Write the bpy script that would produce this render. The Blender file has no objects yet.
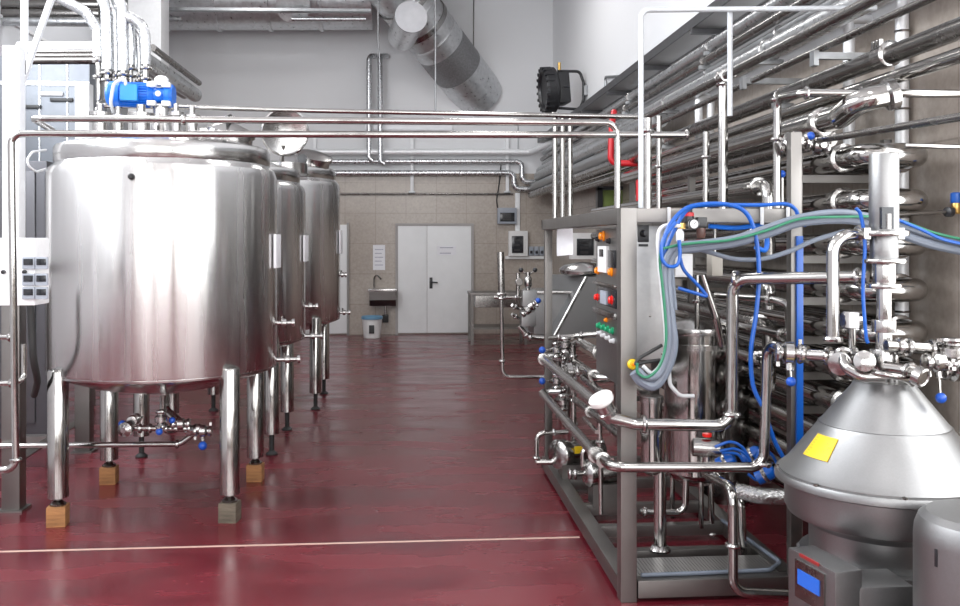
import bpy, bmesh, math, random
from mathutils import Vector as V, Matrix
random.seed(7)
C = bpy.context.scene.collection
PI = math.pi
# ---------------------------------------------------------------- camera model
F = 940.0; H = 1.85; HY = 241.0; VX = 406.0
PSI = math.atan((480 - VX) / F); cs, sn = math.cos(PSI), math.sin(PSI)
def ray(px, py):
    u = (px - 480) / F; v = (HY - py) / F
    return V((sn + cs * u, cs - sn * u, v))
def P(px, py, Y):                      # point seen at a pixel, at distance Y down the hall
    d = ray(px, py); t = Y / d.y
    return V((d.x * t, Y, H + d.z * t))
def PX(px, py, X):                     # ... on the plane x = X
    d = ray(px, py); t = X / d.x
    return V((X, d.y * t, H + d.z * t))
def PZ(px, py, Z):                     # ... on the plane z = Z
    d = ray(px, py); t = (Z - H) / d.z
    return V((d.x * t, d.y * t, Z))
X1 = V((1, 0, 0)); Y1 = V((0, 1, 0)); Z1 = V((0, 0, 1))

# ---------------------------------------------------------------- materials
def nodes(name):
    m = bpy.data.materials.new(name); m.use_nodes = True
    nt = m.node_tree; b = nt.nodes['Principled BSDF']
    return m, nt, b
def mat(name, col, rough=.5, metal=0.0, nscale=None, namt=.0, bump=0.0, stretch=(1, 1, 1), rvar=0.0, alpha=None, coat=0):
    m, nt, b = nodes(name)
    b.inputs['Base Color'].default_value = (*col, 1)
    b.inputs['Roughness'].default_value = rough
    b.inputs['Metallic'].default_value = metal
    if coat: b.inputs['Coat Weight'].default_value = coat
    if nscale:
        tc = nt.nodes.new('ShaderNodeTexCoord'); mp = nt.nodes.new('ShaderNodeMapping')
        mp.inputs['Scale'].default_value = stretch
        nz = nt.nodes.new('ShaderNodeTexNoise'); nz.inputs['Scale'].default_value = nscale
        nz.inputs['Detail'].default_value = 4
        nt.links.new(tc.outputs['Object'], mp.inputs[0]); nt.links.new(mp.outputs[0], nz.inputs['Vector'])
        if namt:
            mr = nt.nodes.new('ShaderNodeMapRange'); mr.inputs['To Min'].default_value = 1 - namt; mr.inputs['To Max'].default_value = 1 + namt
            mr.inputs['From Min'].default_value = .3; mr.inputs['From Max'].default_value = .7
            mx = nt.nodes.new('ShaderNodeVectorMath'); mx.operation = 'SCALE'
            mx.inputs[0].default_value = col
            nt.links.new(nz.outputs['Fac'], mr.inputs[0]); nt.links.new(mr.outputs[0], mx.inputs['Scale'])
            nt.links.new(mx.outputs[0], b.inputs['Base Color'])
        if rvar:
            m2 = nt.nodes.new('ShaderNodeMapRange'); m2.inputs['To Min'].default_value = max(.02, rough - rvar); m2.inputs['To Max'].default_value = rough + rvar
            m2.inputs['From Min'].default_value = .3; m2.inputs['From Max'].default_value = .7
            nt.links.new(nz.outputs['Fac'], m2.inputs[0]); nt.links.new(m2.outputs[0], b.inputs['Roughness'])
        if bump:
            bp = nt.nodes.new('ShaderNodeBump'); bp.inputs['Strength'].default_value = bump; bp.inputs['Distance'].default_value = .01
            nt.links.new(nz.outputs['Fac'], bp.inputs['Height']); nt.links.new(bp.outputs[0], b.inputs['Normal'])
    return m
TANK = mat('brushed_tank_steel', (.62, .61, .60), .25, 1, 9, .05, .03, (1, 1, .04), .05)
def brushed(m, amt=.75, rot=0.0):          # fine brushing round the shell: stretched reflections
    nt = m.node_tree; b = nt.nodes['Principled BSDF']; tg = nt.nodes.new('ShaderNodeTangent'); tg.direction_type = 'RADIAL'; tg.axis = 'Z'
    b.inputs['Anisotropic'].default_value = amt; b.inputs['Anisotropic Rotation'].default_value = rot; nt.links.new(tg.outputs[0], b.inputs['Tangent'])
brushed(TANK, .9, .25)
DOME = mat('tank_lid_steel', (.52, .51, .50), .2, 1, 6, .04, .03, (1, 1, 1), .05)
PIPE = mat('polished_pipe_steel', (.40, .39, .375), .14, 1, 14, .06, .0, (1, 1, 1), .05)
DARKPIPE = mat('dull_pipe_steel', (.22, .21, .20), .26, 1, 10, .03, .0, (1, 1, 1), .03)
SIDEP = mat('satin_pipe_steel', (.40, .39, .38), .26, 1)
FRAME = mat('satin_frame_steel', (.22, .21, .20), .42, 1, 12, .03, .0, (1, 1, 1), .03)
CAST = mat('cast_fitting_steel', (.42, .41, .40), .2, 1, 40, .06, .05, (1, 1, 1), .06)
SEP = mat('bead_blasted_steel', (.26, .26, .26), .42, 1, 120, .04, .03, (1, 1, 1), .04)
INSUL = mat('foil_insulation_sleeve', (.50, .51, .52), .33, .9, 26, .10, .35, (1, 1, 1), .1)
WINSUL = mat('white_insulation_jacket', (.86, .87, .88), .38, .25, 26, .05, .3, (1, 1, 1), .05)
DUCT = mat('bright_duct_sheet', (.62, .63, .64), .34, .8, 14, .12, .05, (1, 1, 1), .08)
GALV = mat('galvanised_sheet', (.36, .37, .38), .36, .9, 14, .12, .05, (1, 1, 1), .08)
LINS = mat('bright_foil_sleeve', (.62, .63, .64), .3, .95, 26, .10, .35, (1, 1, 1), .1)
FOIL = mat('crumpled_foil_hose', (.55, .55, .55), .25, 1, 60, .2, .9)
WPAINT = mat('white_painted_steel', (.80, .81, .82), .4, 0, 20, .03)
DOORW = mat('white_door_paint', (.78, .79, .79), .38, 0, 6, .02)
TRAY = mat('dark_tray_sheet', (.13, .13, .135), .4, .8, 14, .1)
CONDUIT = mat('pale_conduit', (.46, .48, .50), .4, .2, 20, .03)
PLAST = mat('pale_plastic', (.74, .74, .73), .42, 0, 20, .03)
GREYP = mat('grey_plastic', (.32, .35, .40), .45, 0, 20, .04)
BLACK = mat('black_plastic', (.014, .014, .016), .35, 0, 20, .1)
DARK = mat('dark_screen', (.02, .022, .026), .12, 0, 5, .1)
RUBBER = mat('black_rubber', (.02, .02, .02), .6, 0, 20, .1)
BLUE = mat('blue_handle_plastic', (.008, .075, .42), .3, 0, 10, .05)
BHOSE = mat('blue_air_hose', (.002, .08, .38), .28, 0, 10, .05)
MOTOR = mat('blue_motor_paint', (.005, .14, .62), .38, 0, 10, .08)
YEL = mat('yellow_plate', (.74, .50, .012), .4, 0, 10, .04)
RED = mat('red_paint', (.55, .012, .02), .35, 0, 10, .05)
REDL = mat('red_lens', (.75, .02, .015), .2, 0, 10, .04)
ORANGE = mat('orange_lens', (.85, .26, .01), .2, 0, 10, .04)
GREEN = mat('green_lens', (.01, .28, .12), .22, 0, 10, .04)
OLIVE = mat('green_panel_paint', (.16, .22, .05), .45, 0, 10, .06)
PAPER = mat('printed_paper', (.80, .80, .83), .6, 0, 30, .03)
INK = mat('faint_ink', (.42, .42, .50), .7, 0, 30, .1)
WOOD = mat('weathered_wood_block', (.30, .14, .05), .7, 0, 9, .35, .3, (1, 1, 6))
WOODG = mat('grey_weathered_wood_block', (.11, .09, .065), .75, 0, 9, .4, .3, (1, 1, 6))
CABLE = mat('pale_grey_cable', (.155, .18, .225), .42, 0, 20, .05)
CABLEG = mat('green_cable', (.02, .17, .09), .42, 0, 20, .05)
WHITEC = mat('white_cable', (.6, .61, .62), .42, 0, 20, .05)
BRASS = mat('brass_fitting', (.55, .36, .12), .3, 1, 20, .1)
LAMPW = mat('lamp_diffuser', (.86, .87, .90), .4, 0, 10, .02)
GLASS = mat('gauge_glass_face', (.75, .75, .74), .15, 0, 10, .02)
CUSH = mat('clear_round_plastic', (.82, .82, .80), .25, 0, 20, .02)

def floor_mat():
    m, nt, b = nodes('red_resin_floor'); N = nt.nodes; L = nt.links
    g = N.new('ShaderNodeNewGeometry')
    n1 = N.new('ShaderNodeTexNoise'); n1.inputs['Scale'].default_value = 1.3; n1.inputs['Detail'].default_value = 6
    mp = N.new('ShaderNodeMapping'); mp.inputs['Scale'].default_value = (.8, 2.2, 1)
    L.new(g.outputs['Position'], mp.inputs[0]); L.new(mp.outputs[0], n1.inputs['Vector'])
    cr = N.new('ShaderNodeValToRGB'); e = cr.color_ramp.elements
    e[0].position = .36; e[0].color = (.085, .007, .013, 1); e[1].position = .60; e[1].color = (.135, .012, .020, 1)
    L.new(n1.outputs['Fac'], cr.inputs[0])
    n2 = N.new('ShaderNodeTexNoise'); n2.inputs['Scale'].default_value = 160; n2.inputs['Detail'].default_value = 2
    L.new(g.outputs['Position'], n2.inputs['Vector'])
    mx = N.new('ShaderNodeMix'); mx.data_type = 'RGBA'; mx.blend_type = 'OVERLAY'; mx.inputs['Factor'].default_value = .35
    L.new(cr.outputs[0], mx.inputs[6]); L.new(n2.outputs['Fac'], mx.inputs[7]); L.new(mx.outputs[2], b.inputs['Base Color'])
    mr = N.new('ShaderNodeMapRange'); mr.inputs['From Min'].default_value = .36; mr.inputs['From Max'].default_value = .6
    mr.inputs['To Min'].default_value = .16; mr.inputs['To Max'].default_value = .3
    L.new(n1.outputs['Fac'], mr.inputs[0]); L.new(mr.outputs[0], b.inputs['Roughness'])
    bp = N.new('ShaderNodeBump'); bp.inputs['Strength'].default_value = .12; bp.inputs['Distance'].default_value = .004
    L.new(n2.outputs['Fac'], bp.inputs['Height']); L.new(bp.outputs[0], b.inputs['Normal'])
    b.inputs['Specular IOR Level'].default_value = .75
    return m
def wall_mat(name, axis, tile_top=3.2, paint=(.74, .745, .755)):
    m, nt, b = nodes(name); N = nt.nodes; L = nt.links
    g = N.new('ShaderNodeNewGeometry'); sx = N.new('ShaderNodeSeparateXYZ'); L.new(g.outputs['Position'], sx.inputs[0])
    cb = N.new('ShaderNodeCombineXYZ'); L.new(sx.outputs[axis], cb.inputs[0]); L.new(sx.outputs[2], cb.inputs[1])
    br = N.new('ShaderNodeTexBrick'); br.offset = 0; br.inputs['Scale'].default_value = 1
    br.inputs['Brick Width'].default_value = .6; br.inputs['Row Height'].default_value = .6; br.inputs['Mortar Size'].default_value = .006
    br.inputs['Color1'].default_value = (.39, .34, .295, 1); br.inputs['Color2'].default_value = (.41, .36, .315, 1)
    br.inputs['Mortar'].default_value = (.31, .265, .23, 1)
    L.new(cb.outputs[0], br.inputs['Vector'])
    nz = N.new('ShaderNodeTexNoise'); nz.inputs['Scale'].default_value = 25; nz.inputs['Detail'].default_value = 5
    L.new(g.outputs['Position'], nz.inputs['Vector'])
    mx = N.new('ShaderNodeMix'); mx.data_type = 'RGBA'; mx.blend_type = 'OVERLAY'; mx.inputs['Factor'].default_value = .25
    L.new(br.outputs[0], mx.inputs[6]); L.new(nz.outputs['Fac'], mx.inputs[7])
    gt = N.new('ShaderNodeMath'); gt.operation = 'GREATER_THAN'; gt.inputs[1].default_value = tile_top; L.new(sx.outputs[2], gt.inputs[0])
    m2 = N.new('ShaderNodeMix'); m2.data_type = 'RGBA'; L.new(gt.outputs[0], m2.inputs['Factor'])
    L.new(mx.outputs[2], m2.inputs[6]); m2.inputs[7].default_value = (*paint, 1); L.new(m2.outputs[2], b.inputs['Base Color'])
    mr = N.new('ShaderNodeMapRange'); mr.inputs['To Min'].default_value = .22; mr.inputs['To Max'].default_value = .7
    L.new(gt.outputs[0], mr.inputs[0]); L.new(mr.outputs[0], b.inputs['Roughness'])
    return m
def perf_mat():
    m, nt, b = nodes('perforated_plate'); N = nt.nodes; L = nt.links
    g = N.new('ShaderNodeNewGeometry'); vo = N.new('ShaderNodeTexVoronoi'); vo.inputs['Scale'].default_value = 55; vo.inputs['Randomness'].default_value = 0
    L.new(g.outputs['Position'], vo.inputs['Vector'])
    cr = N.new('ShaderNodeValToRGB'); cr.color_ramp.elements[0].position = .3; cr.color_ramp.elements[0].color = (.03, .03, .03, 1)
    cr.color_ramp.elements[1].position = .36; cr.color_ramp.elements[1].color = (.42, .41, .4, 1)
    L.new(vo.outputs['Distance'], cr.inputs[0]); L.new(cr.outputs[0], b.inputs['Base Color'])
    b.inputs['Metallic'].default_value = .9; b.inputs['Roughness'].default_value = .4
    return m
FLOOR = floor_mat(); WBACK = wall_mat('tiled_far_wall', 0); WSIDE = wall_mat('tiled_side_wall', 1); PERF = perf_mat()
WLEFT = wall_mat('left_wall_panels', 1, -1, (.70, .72, .75))
CEIL = mat('ceiling_paint', (.7, .7, .7), .8, 0, 4, .02)

# ---------------------------------------------------------------- mesh builder
def basis(d):
    z = V(d).normalized()
    a = Z1 if abs(z.z) < .9 else X1
    x = a.cross(z).normalized()
    return x, z.cross(x), z
class MB:
    def __init__(s): s.bm = bmesh.new()
    def hexa(s, c, ax, sz, bev=0):
        """box at centre c, axes ax (3 unit vectors), full sizes sz"""
        vs = []
        for i in (-1, 1):
            for j in (-1, 1):
                for k in (-1, 1):
                    vs.append(s.bm.verts.new(V(c) + ax[0] * (i * sz[0] / 2) + ax[1] * (j * sz[1] / 2) + ax[2] * (k * sz[2] / 2)))
        q = [(0, 1, 3, 2), (4, 6, 7, 5), (0, 4, 5, 1), (2, 3, 7, 6), (0, 2, 6, 4), (1, 5, 7, 3)]
        fs = [s.bm.faces.new([vs[i] for i in f]) for f in q]
        if bev:
            es = list({e for f in fs for e in f.edges})
            bmesh.ops.bevel(s.bm, geom=es, offset=bev, segments=2, affect='EDGES', profile=.7)
        return s
    def box(s, x0, x1, y0, y1, z0, z1, bev=0):
        return s.hexa(((x0 + x1) / 2, (y0 + y1) / 2, (z0 + z1) / 2), (X1, Y1, Z1), (abs(x1 - x0), abs(y1 - y0), abs(z1 - z0)), bev)
    def lathe(s, c, prof, axis=(0, 0, 1), seg=24, closed=False):
        """profile [(r, h)] revolved about axis through c; r == 0 closes to a point"""
        x, y, z = basis(axis); c = V(c); rings = []
        for r, h in prof:
            if r <= 1e-6: rings.append([s.bm.verts.new(c + z * h)])
            else: rings.append([s.bm.verts.new(c + z * h + x * (r * math.cos(2 * PI * i / seg)) + y * (r * math.sin(2 * PI * i / seg))) for i in range(seg)])
        n = len(rings)
        for k in range(n if closed else n - 1):
            a, b = rings[k], rings[(k + 1) % n]
            for i in range(seg):
                j = (i + 1) % seg
                if len(a) == 1 and len(b) == 1: continue
                if len(a) == 1: s.bm.faces.new((a[0], b[j], b[i]))
                elif len(b) == 1: s.bm.faces.new((a[i], a[j], b[0]))
                else: s.bm.faces.new((a[i], a[j], b[j], b[i]))
        if not closed:
            for r in (rings[0], rings[-1]):
                if len(r) > 2: s.bm.faces.new(r)
        return s
    def cyl(s, p0, p1, r, r2=None, seg=16):
        p0, p1 = V(p0), V(p1); L = (p1 - p0).length
        return s.lathe(p0, [(r, 0), (r if r2 is None else r2, L)], p1 - p0, seg)
    def sphere(s, c, r, seg=14, flat=1.0):
        n = 8
        return s.lathe(c, [(r * math.sin(PI * i / n) if 0 < i < n else 0, -r * flat * math.cos(PI * i / n)) for i in range(n + 1)], Z1, seg)
    def ring(s, c, axis, R, r, seg=20, n=8, flat=1.0):
        return s.lathe(c, [(R + r * math.cos(2 * PI * i / n), r * flat * math.sin(2 * PI * i / n)) for i in range(n)], axis, seg, True)
    def tube(s, pts, r, br=None, seg=12, radii=None):
        pts = [V(p) for p in pts]
        if br is None: br = r * 3
        path = [pts[0]]
        for i in range(1, len(pts) - 1):
            a, b, c = pts[i - 1], pts[i], pts[i + 1]
            u, w = (a - b), (c - b)
            lu, lw = u.length, w.length
            if lu < 1e-5 or lw < 1e-5: continue
            u /= lu; w /= lw
            ang = u.angle(w)
            if ang > PI - .03: path.append(b); continue
            t = min(br / math.tan(ang / 2), lu * .49, lw * .49)
            rr = t * math.tan(ang / 2)
            bis = (u + w).normalized(); ce = b + bis * (rr / math.sin(ang / 2))
            p, q = b + u * t - ce, b + w * t - ce
            n = 6; tot = p.angle(q); ax = p.cross(q)
            if ax.length < 1e-9: path.append(b); continue
            ax.normalize()
            for k in range(n + 1): path.append(ce + Matrix.Rotation(tot * k / n, 3, ax) @ p)
        path.append(pts[-1])
        # drop duplicates
        pp = [path[0]]
        for p in path[1:]:
            if (p - pp[-1]).length > 1e-4: pp.append(p)
        path = pp
        T = []
        for i in range(len(path)):
            if i == 0: d = path[1] - path[0]
            elif i == len(path) - 1: d = path[-1] - path[-2]
            else: d = (path[i + 1] - path[i]).normalized() + (path[i] - path[i - 1]).normalized()
            T.append(d.normalized())
        x, y, z = basis(T[0]); rings = []
        for i, p in enumerate(path):
            if i:
                rot = T[i - 1].rotation_difference(T[i]); x = rot @ x
                x = (x - T[i] * x.dot(T[i])).normalized()
            y = T[i].cross(x)
            rings.append([s.bm.verts.new(p + x * (r * math.cos(2 * PI * k / seg)) + y * (r * math.sin(2 * PI * k / seg))) for k in range(seg)])
        for a, b in zip(rings, rings[1:]):
            for i in range(seg):
                j = (i + 1) % seg
                s.bm.faces.new((a[i], a[j], b[j], b[i]))
        s.bm.faces.new(rings[0][::-1]); s.bm.faces.new(rings[-1])
        return s
    def prism(s, pts, d):
        a = [s.bm.verts.new(V(p)) for p in pts]; b = [s.bm.verts.new(V(p) + V(d)) for p in pts]
        n = len(a)
        s.bm.faces.new(a[::-1]); s.bm.faces.new(b)
        for i in range(n): s.bm.faces.new((a[i], a[(i + 1) % n], b[(i + 1) % n], b[i]))
        return s
    def build(s, name, m, parent=None, label=None, sharp=32):
        bmesh.ops.recalc_face_normals(s.bm, faces=s.bm.faces)
        off = origin(parent) if parent else V((0, 0, 0))
        for v in s.bm.verts: v.co -= off
        if parent is None:                    # own origin at the base centre
            lo = V([min(v.co[i] for v in s.bm.verts) for i in range(3)]); hi = V([max(v.co[i] for v in s.bm.verts) for i in range(3)])
            o0 = V(((lo.x + hi.x) / 2, (lo.y + hi.y) / 2, lo.z))
            for v in s.bm.verts: v.co -= o0
        me = bpy.data.meshes.new(name); s.bm.to_mesh(me); s.bm.free()
        for p in me.polygons: p.use_smooth = True
        me.set_sharp_from_angle(angle=math.radians(sharp))
        me.materials.append(m)
        o = bpy.data.objects.new(name, me); C.objects.link(o)
        if parent: o.parent = parent
        else: o.location = o0
        if label: o['label'] = label
        return o
def origin(o):
    p = V(o.location)
    while o.parent: o = o.parent; p += V(o.location)
    return p
def tag(o, label, cat, group=None, kind=None):
    o['label'] = label; o['category'] = cat
    if group: o['group'] = group
    if kind: o['kind'] = kind
    return o
def thing(name, label, cat, loc, group=None):
    o = bpy.data.objects.new(name, None); C.objects.link(o); o.location = V(loc); o.empty_display_size = .1
    return tag(o, label, cat, group)
def struct(o, label=None):
    o['kind'] = 'structure'
    if label: o['label'] = label
    return o
def dup(root, delta, label, scale=None):
    r = root.copy(); C.objects.link(r); r.location = V(root.location) + V(delta); r['label'] = label
    for ch in list(root.children):
        c = ch.copy(); C.objects.link(c); c.parent = r
        for g in list(ch.children):
            d = g.copy(); C.objects.link(d); d.parent = c
    return r

# ---------------------------------------------------------------- fittings
def clamp_on(parent, c, axis, r, nut=None, name='clamp', m=None):
    mb = MB(); R = r * 1.28 + .004
    mb.lathe(c, [(r * .9, -.012), (R, -.010), (R + .004, 0), (R, .010), (r * .9, .012)], axis, 16)
    x, y, z = basis(axis); d = V(nut).normalized() if nut else x
    d = (d - z * d.dot(z)).normalized(); e = z.cross(d)
    mb.hexa(V(c) + d * (R + .008), (d, e, z), (.028, .014, .016))
    return mb.build(name, m or CAST, parent)
def pipe(name, label, pts, r, br=None, m=None, clamps=(), cat='pipe', group=None, seg=12):
    """a run of pipe; clamps = [(segment, t)] along the straight segments"""
    pts = [V(p) for p in pts]
    if not clamps:
        return tag(MB().tube(pts, r, br, seg).build(name, m or PIPE), label, cat, group)
    lo = min(pts, key=lambda p: p.z)
    t = thing(name, label, cat, lo, group)
    MB().tube(pts, r, br, seg).build('tube', m or PIPE, t)
    for (i, f) in clamps:
        a, b = pts[i], pts[i + 1]
        clamp_on(t, a.lerp(b, f), b - a, r)
    return t
def valve(label, c, axis, hdir, r=.024, ln=.11, ball=.018, body=.05, group=None, bm_=None, name='butterfly_valve', tail=.0):
    c = V(c); a = V(axis).normalized(); h = V(hdir).normalized()
    t = thing(name, label, 'valve', c - Z1 * r, group)
    mb = MB(); mb.lathe(c, [(r, -body), (r, -body * .6), (r * 1.7, -body * .35), (r * 1.7, body * .35), (r, body * .6), (r, body)], a, 16)
    mb.cyl(c, c + h * (r * 2.6), r * .62, seg=10)
    mb.build('valve_body', CAST, t)
    clamp_on(t, c - a * body, a, r, h); clamp_on(t, c + a * body, a, r, -h)
    if ln:
        hd = MB().cyl(c + h * r * 2, c + h * (r * 2 + ln), .0055, seg=8).build('handle', PIPE, t)
        if ball: MB().sphere(c + h * (r * 2 + ln), ball).build('handle_ball', bm_ or BLUE, hd, 'ball grip of the valve handle')
    return t

# ================================================================= ROOM
D = 18.7; XR = 2.94; XL = -4.95; ZC = 6.8; YB_ = -5.0
struct(MB().box(XL - .2, XR + .2, YB_ - .2, D + .2, -.2, 0).build('floor', FLOOR), 'glossy dark red resin floor with damp patches')
struct(MB().box(XL - .2, XR + .2, D, D + .2, 0, ZC).build('wall_back', WBACK), 'far wall, beige tiles below pale grey paint')
RW = (-4.0, 4.2, 1.3, 4.6); LW = (1.5, 9.0, 3.7, 6.3)          # unseen side windows added for light: y0, y1, z0, z1
def pierced(x, w):
    mb = MB(); mb.box(x, x + .2, YB_ - .2, w[0], 0, ZC).box(x, x + .2, w[1], D, 0, ZC).box(x, x + .2, w[0], w[1], 0, w[2]).box(x, x + .2, w[0], w[1], w[3], ZC)
    return mb
for k_, (x_, w_) in enumerate(((XL - .12, LW), (XR + .04, RW))):
    mb = MB()
    for t_ in (0, .25, .5, .75, 1): y_ = w_[0] + (w_[1] - w_[0]) * t_; mb.box(x_, x_ + .08, y_ - .05, y_ + .05, w_[2], w_[3])
    for t_ in (0, .5, 1): z_ = w_[2] + (w_[3] - w_[2]) * t_; mb.box(x_, x_ + .08, w_[0], w_[1], z_ - .04, z_ + .04)
    struct(mb.build('window_%d' % (k_ + 3), WPAINT), 'wide white framed window added unseen in the side wall')
struct(pierced(XR, RW).build('wall_right', WSIDE), 'long side wall behind the pipework, beige tiles below grey paint')
struct(pierced(XL - .2, LW).build('wall_left', WLEFT), 'pale grey panelled wall behind the tanks')
struct(MB().box(XL - .2, XR + .2, YB_ - .2, D + .2, ZC, ZC + .2).build('ceiling', CEIL), 'high pale ceiling')
# wall behind the camera with two tall windows
wins = [(-4.4, -1.2), (-.6, 2.5)]; wz0, wz1 = 1.1, 5.6
def front_wall():
    mb = MB()
    mb.box(XL, XR, YB_ - .2, YB_, 0, wz0); mb.box(XL, XR, YB_ - .2, YB_, wz1, ZC)
    xs = [XL, wins[0][0], wins[0][1], wins[1][0], wins[1][1], XR]
    for i in (0, 2, 4): mb.box(xs[i], xs[i + 1], YB_ - .2, YB_, wz0, wz1)
    return mb.build('wall_front', mat('front_wall_paint', (.42, .40, .38), .7, 0, 4, .03))
struct(front_wall(), 'pale wall with two tall windows')
for k, (a, b) in enumerate(wins):
    mb = MB()
    for t in (0, .5, 1): x = a + (b - a) * t; mb.box(x - .05, x + .05, YB_ - .12, YB_ - .04, wz0, wz1)
    for t in (0, .33, .66, 1): z = wz0 + (wz1 - wz0) * t; mb.box(a, b, YB_ - .12, YB_ - .04, z - .04, z + .04)
    struct(mb.build('window_%d' % (k + 1), WPAINT), 'tall white framed window')
# expansion joint across the floor
struct(MB().box(-4.9, 1.08, 5.79, 5.815, 0, .0015).build('trim_1', mat('joint_filler', (.50, .36, .30), .5)), 'thin pale expansion joint across the red floor')
# panel joints on the left wall, far left
for k, z in enumerate((2.55, 3.55, 4.6)):
    struct(MB().box(XL, XL + .02, 4, D, z - .02, z + .02).build('trim_%d' % (k + 2), WPAINT), 'thin pale rail on the panelled wall')
# far double door
dx0, dx1, dz = -.158, 1.292, 2.15
dr = struct(bpy.data.objects.new('door_1', None), 'white double steel door in the far wall'); C.objects.link(dr); dr.location = (dx0, D, 0)
mb = MB(); mb.box(dx0 - .05, dx0, D - .06, D, 0, dz + .05).box(dx1, dx1 + .05, D - .06, D, 0, dz + .05).box(dx0, dx1, D - .06, D, dz, dz + .05); mb.build('door_frame', mat('door_frame_grey', (.36, .34, .33), .5), dr)
xm = P(427, 280, D).x
MB().box(dx0, xm - .003, D - .05, D, .03, dz, .006).build('door_leaf', DOORW, dr)
MB().box(xm + .003, dx1, D - .05, D, .03, dz, .006).build('door_leaf', DOORW, dr)
h = P(431, 282, D - .06)
mb = MB().box(h.x - .03, h.x + .03, D - .062, D - .05, h.z - .13, h.z + .09, .005); mb.tube([(h.x, D - .06, h.z), (h.x, D - .11, h.z), (h.x + .13, D - .11, h.z - .01)], .014, .02)
mb.build('door_handle', BLACK, dr, 'black lever handle')
d2a, d2b = P(333, 280, D).x, P(347, 280, D).x
d2 = struct(bpy.data.objects.new('door_2', None), 'white door beside the tanks in the far wall'); C.objects.link(d2); d2.location = (d2a, D, 0)
MB().box(d2b - .9, d2b, D - .05, D, .03, dz + .02, .006).build('door_leaf', DOORW, d2)
MB().box(d2b, d2b + .04, D - .06, D, 0, dz + .06).build('door_frame', FRAME, d2)

def wallbox(px0, py0, px1, py1, depth, Y=D):
    a, b = P(px0, py0, Y), P(px1, py1, Y)
    return (a.x, b.x, Y - depth, Y, b.z, a.z)
# notices
def notice(px0, py0, px1, py1, label, Y=D, n=4):
    x0, x1, y0, y1, z0, z1 = wallbox(px0, py0, px1, py1, .004, Y)
    t = thing('paper_notice', label, 'notice', ((x0 + x1) / 2, y1, z0), None)
    MB().box(x0, x1, y0 - .002, y1 - .002, z0, z1).build('sheet', PAPER, t)
    for k in range(n):
        z = z1 - (z1 - z0) * (.18 + .62 * k / max(1, n - 1))
        MB().box(x0 + (x1 - x0) * .15, x0 + (x1 - x0) * (.85 - .12 * (k % 2)), y0 - .0035, y0 - .002, z - .008, z + .008).build('text_line', INK, t)
    return t
notice(373, 245, 385, 270, 'white paper notice taped to the tiles above the wash basin', n=5)
notice(437, 246, 456, 255, 'white paper notice taped to the far double door', Y=D - .05, n=2)

# wash basin
def basin():
    x0, x1, y0, y1, z0, z1 = wallbox(370, 289, 396, 305, .38)
    t = thing('wash_basin', 'stainless wall-hung wash basin on the far wall beside the white door', 'sink', ((x0 + x1) / 2, D, z0))
    mb = MB(); pr = [(x0, D - .004, z0 + .06), (x0, D - .004, z1), (x0, D - .38, z1), (x0, D - .36, z0 + .12), (x0, D - .25, z0)]
    mb.prism(pr, (x1 - x0, 0, 0)); mb.build('bowl', FRAME, t)
    MB().box(x0 - .02, x1 + .02, D - .40, D - .004, z1 - .03, z1 + .02, .008).build('rim', CAST, t, 'bright folded rim')
    xa = P(374, 285, D - .1).x; zt = P(380, 277, D).z
    MB().tube([(xa, D - .08, z1), (xa, D - .08, zt), (xa + .06, D - .16, zt + .05), (xa + .14, D - .24, zt - .03)], .016, .09).build('tap', PIPE, t)
    xc = (x0 + x1) / 2 + .05
    MB().cyl((xc, D - .16, z0), (xc, D - .16, z0 - .18), .025).build('drain', PIPE, t)
    MB().box(xc - .06, xc + .06, D - .2, D - .08, z0 - .33, z0 - .18, .01).build('siphon', RUBBER, t)
basin()
def bin_():
    p = PZ(372, 338, 0)
    t = thing('waste_bin', 'small white bin with blue rim and side hatch below the wash basin', 'bin', p)
    MB().lathe(p, [(.15, 0), (.16, .01), (.19, .38), (.17, .38)], Z1, 20).build('bucket', PLAST, t)
    MB().lathe(p + Z1 * .36, [(.18, 0), (.205, .005), (.205, .05), (.19, .06), (.12, .02)], Z1, 20).build('rim', mat('bin_blue', (.14, .30, .45), .4), t, 'blue bag rim')
    MB().box(p.x - .05, p.x + .05, p.y - .19, p.y - .165, .10, .26, .01).build('hatch', BLACK, t)
bin_()
# electric things on the far wall
def panel(px0, py0, px1, py1, inset, label, face, Y=D, depth=.14, body=None):
    x0, x1, y0, y1, z0, z1 = wallbox(px0, py0, px1, py1, depth, Y)
    t = thing('distribution_box', label, 'electrical box', ((x0 + x1) / 2, Y, z0))
    MB().box(x0, x1, y0, y1, z0, z1, .012).build('housing', body or PLAST, t)
    a, b, c, d = inset; w, h = x1 - x0, z1 - z0
    MB().box(x0 + w * a, x1 - w * b, y0 - .012, y0 - .0, z0 + h * c, z1 - h * d, .006).build('hatch', face, t)
    for k in range(3):
        z = z0 + h * (c + .12 + (1 - c - d - .2) * k / 2.4)
        MB().box(x0 + w * (a + .12), x1 - w * (b + .18), y0 - .016, y0 - .011, z - .02, z + .02).build('breaker', BLACK, t)
    return t
panel(508, 231, 527, 256, (.16, .24, .12, .2), 'white distribution box with smoked hatch on the far wall', DARK)
panel(497, 208, 516, 224, (.12, .12, .15, .3), 'small grey framed control box near the pipes on the far wall', DARK, body=GREYP)
x0, x1, y0, y1, z0, z1 = wallbox(505, 256, 545, 259, .06)
tag(MB().box(x0, x1, y0, y1, z0, z1, .006).build('cable_duct', PLAST), 'low white cable ledge below the sockets on the far wall', 'cable duct')
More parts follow.
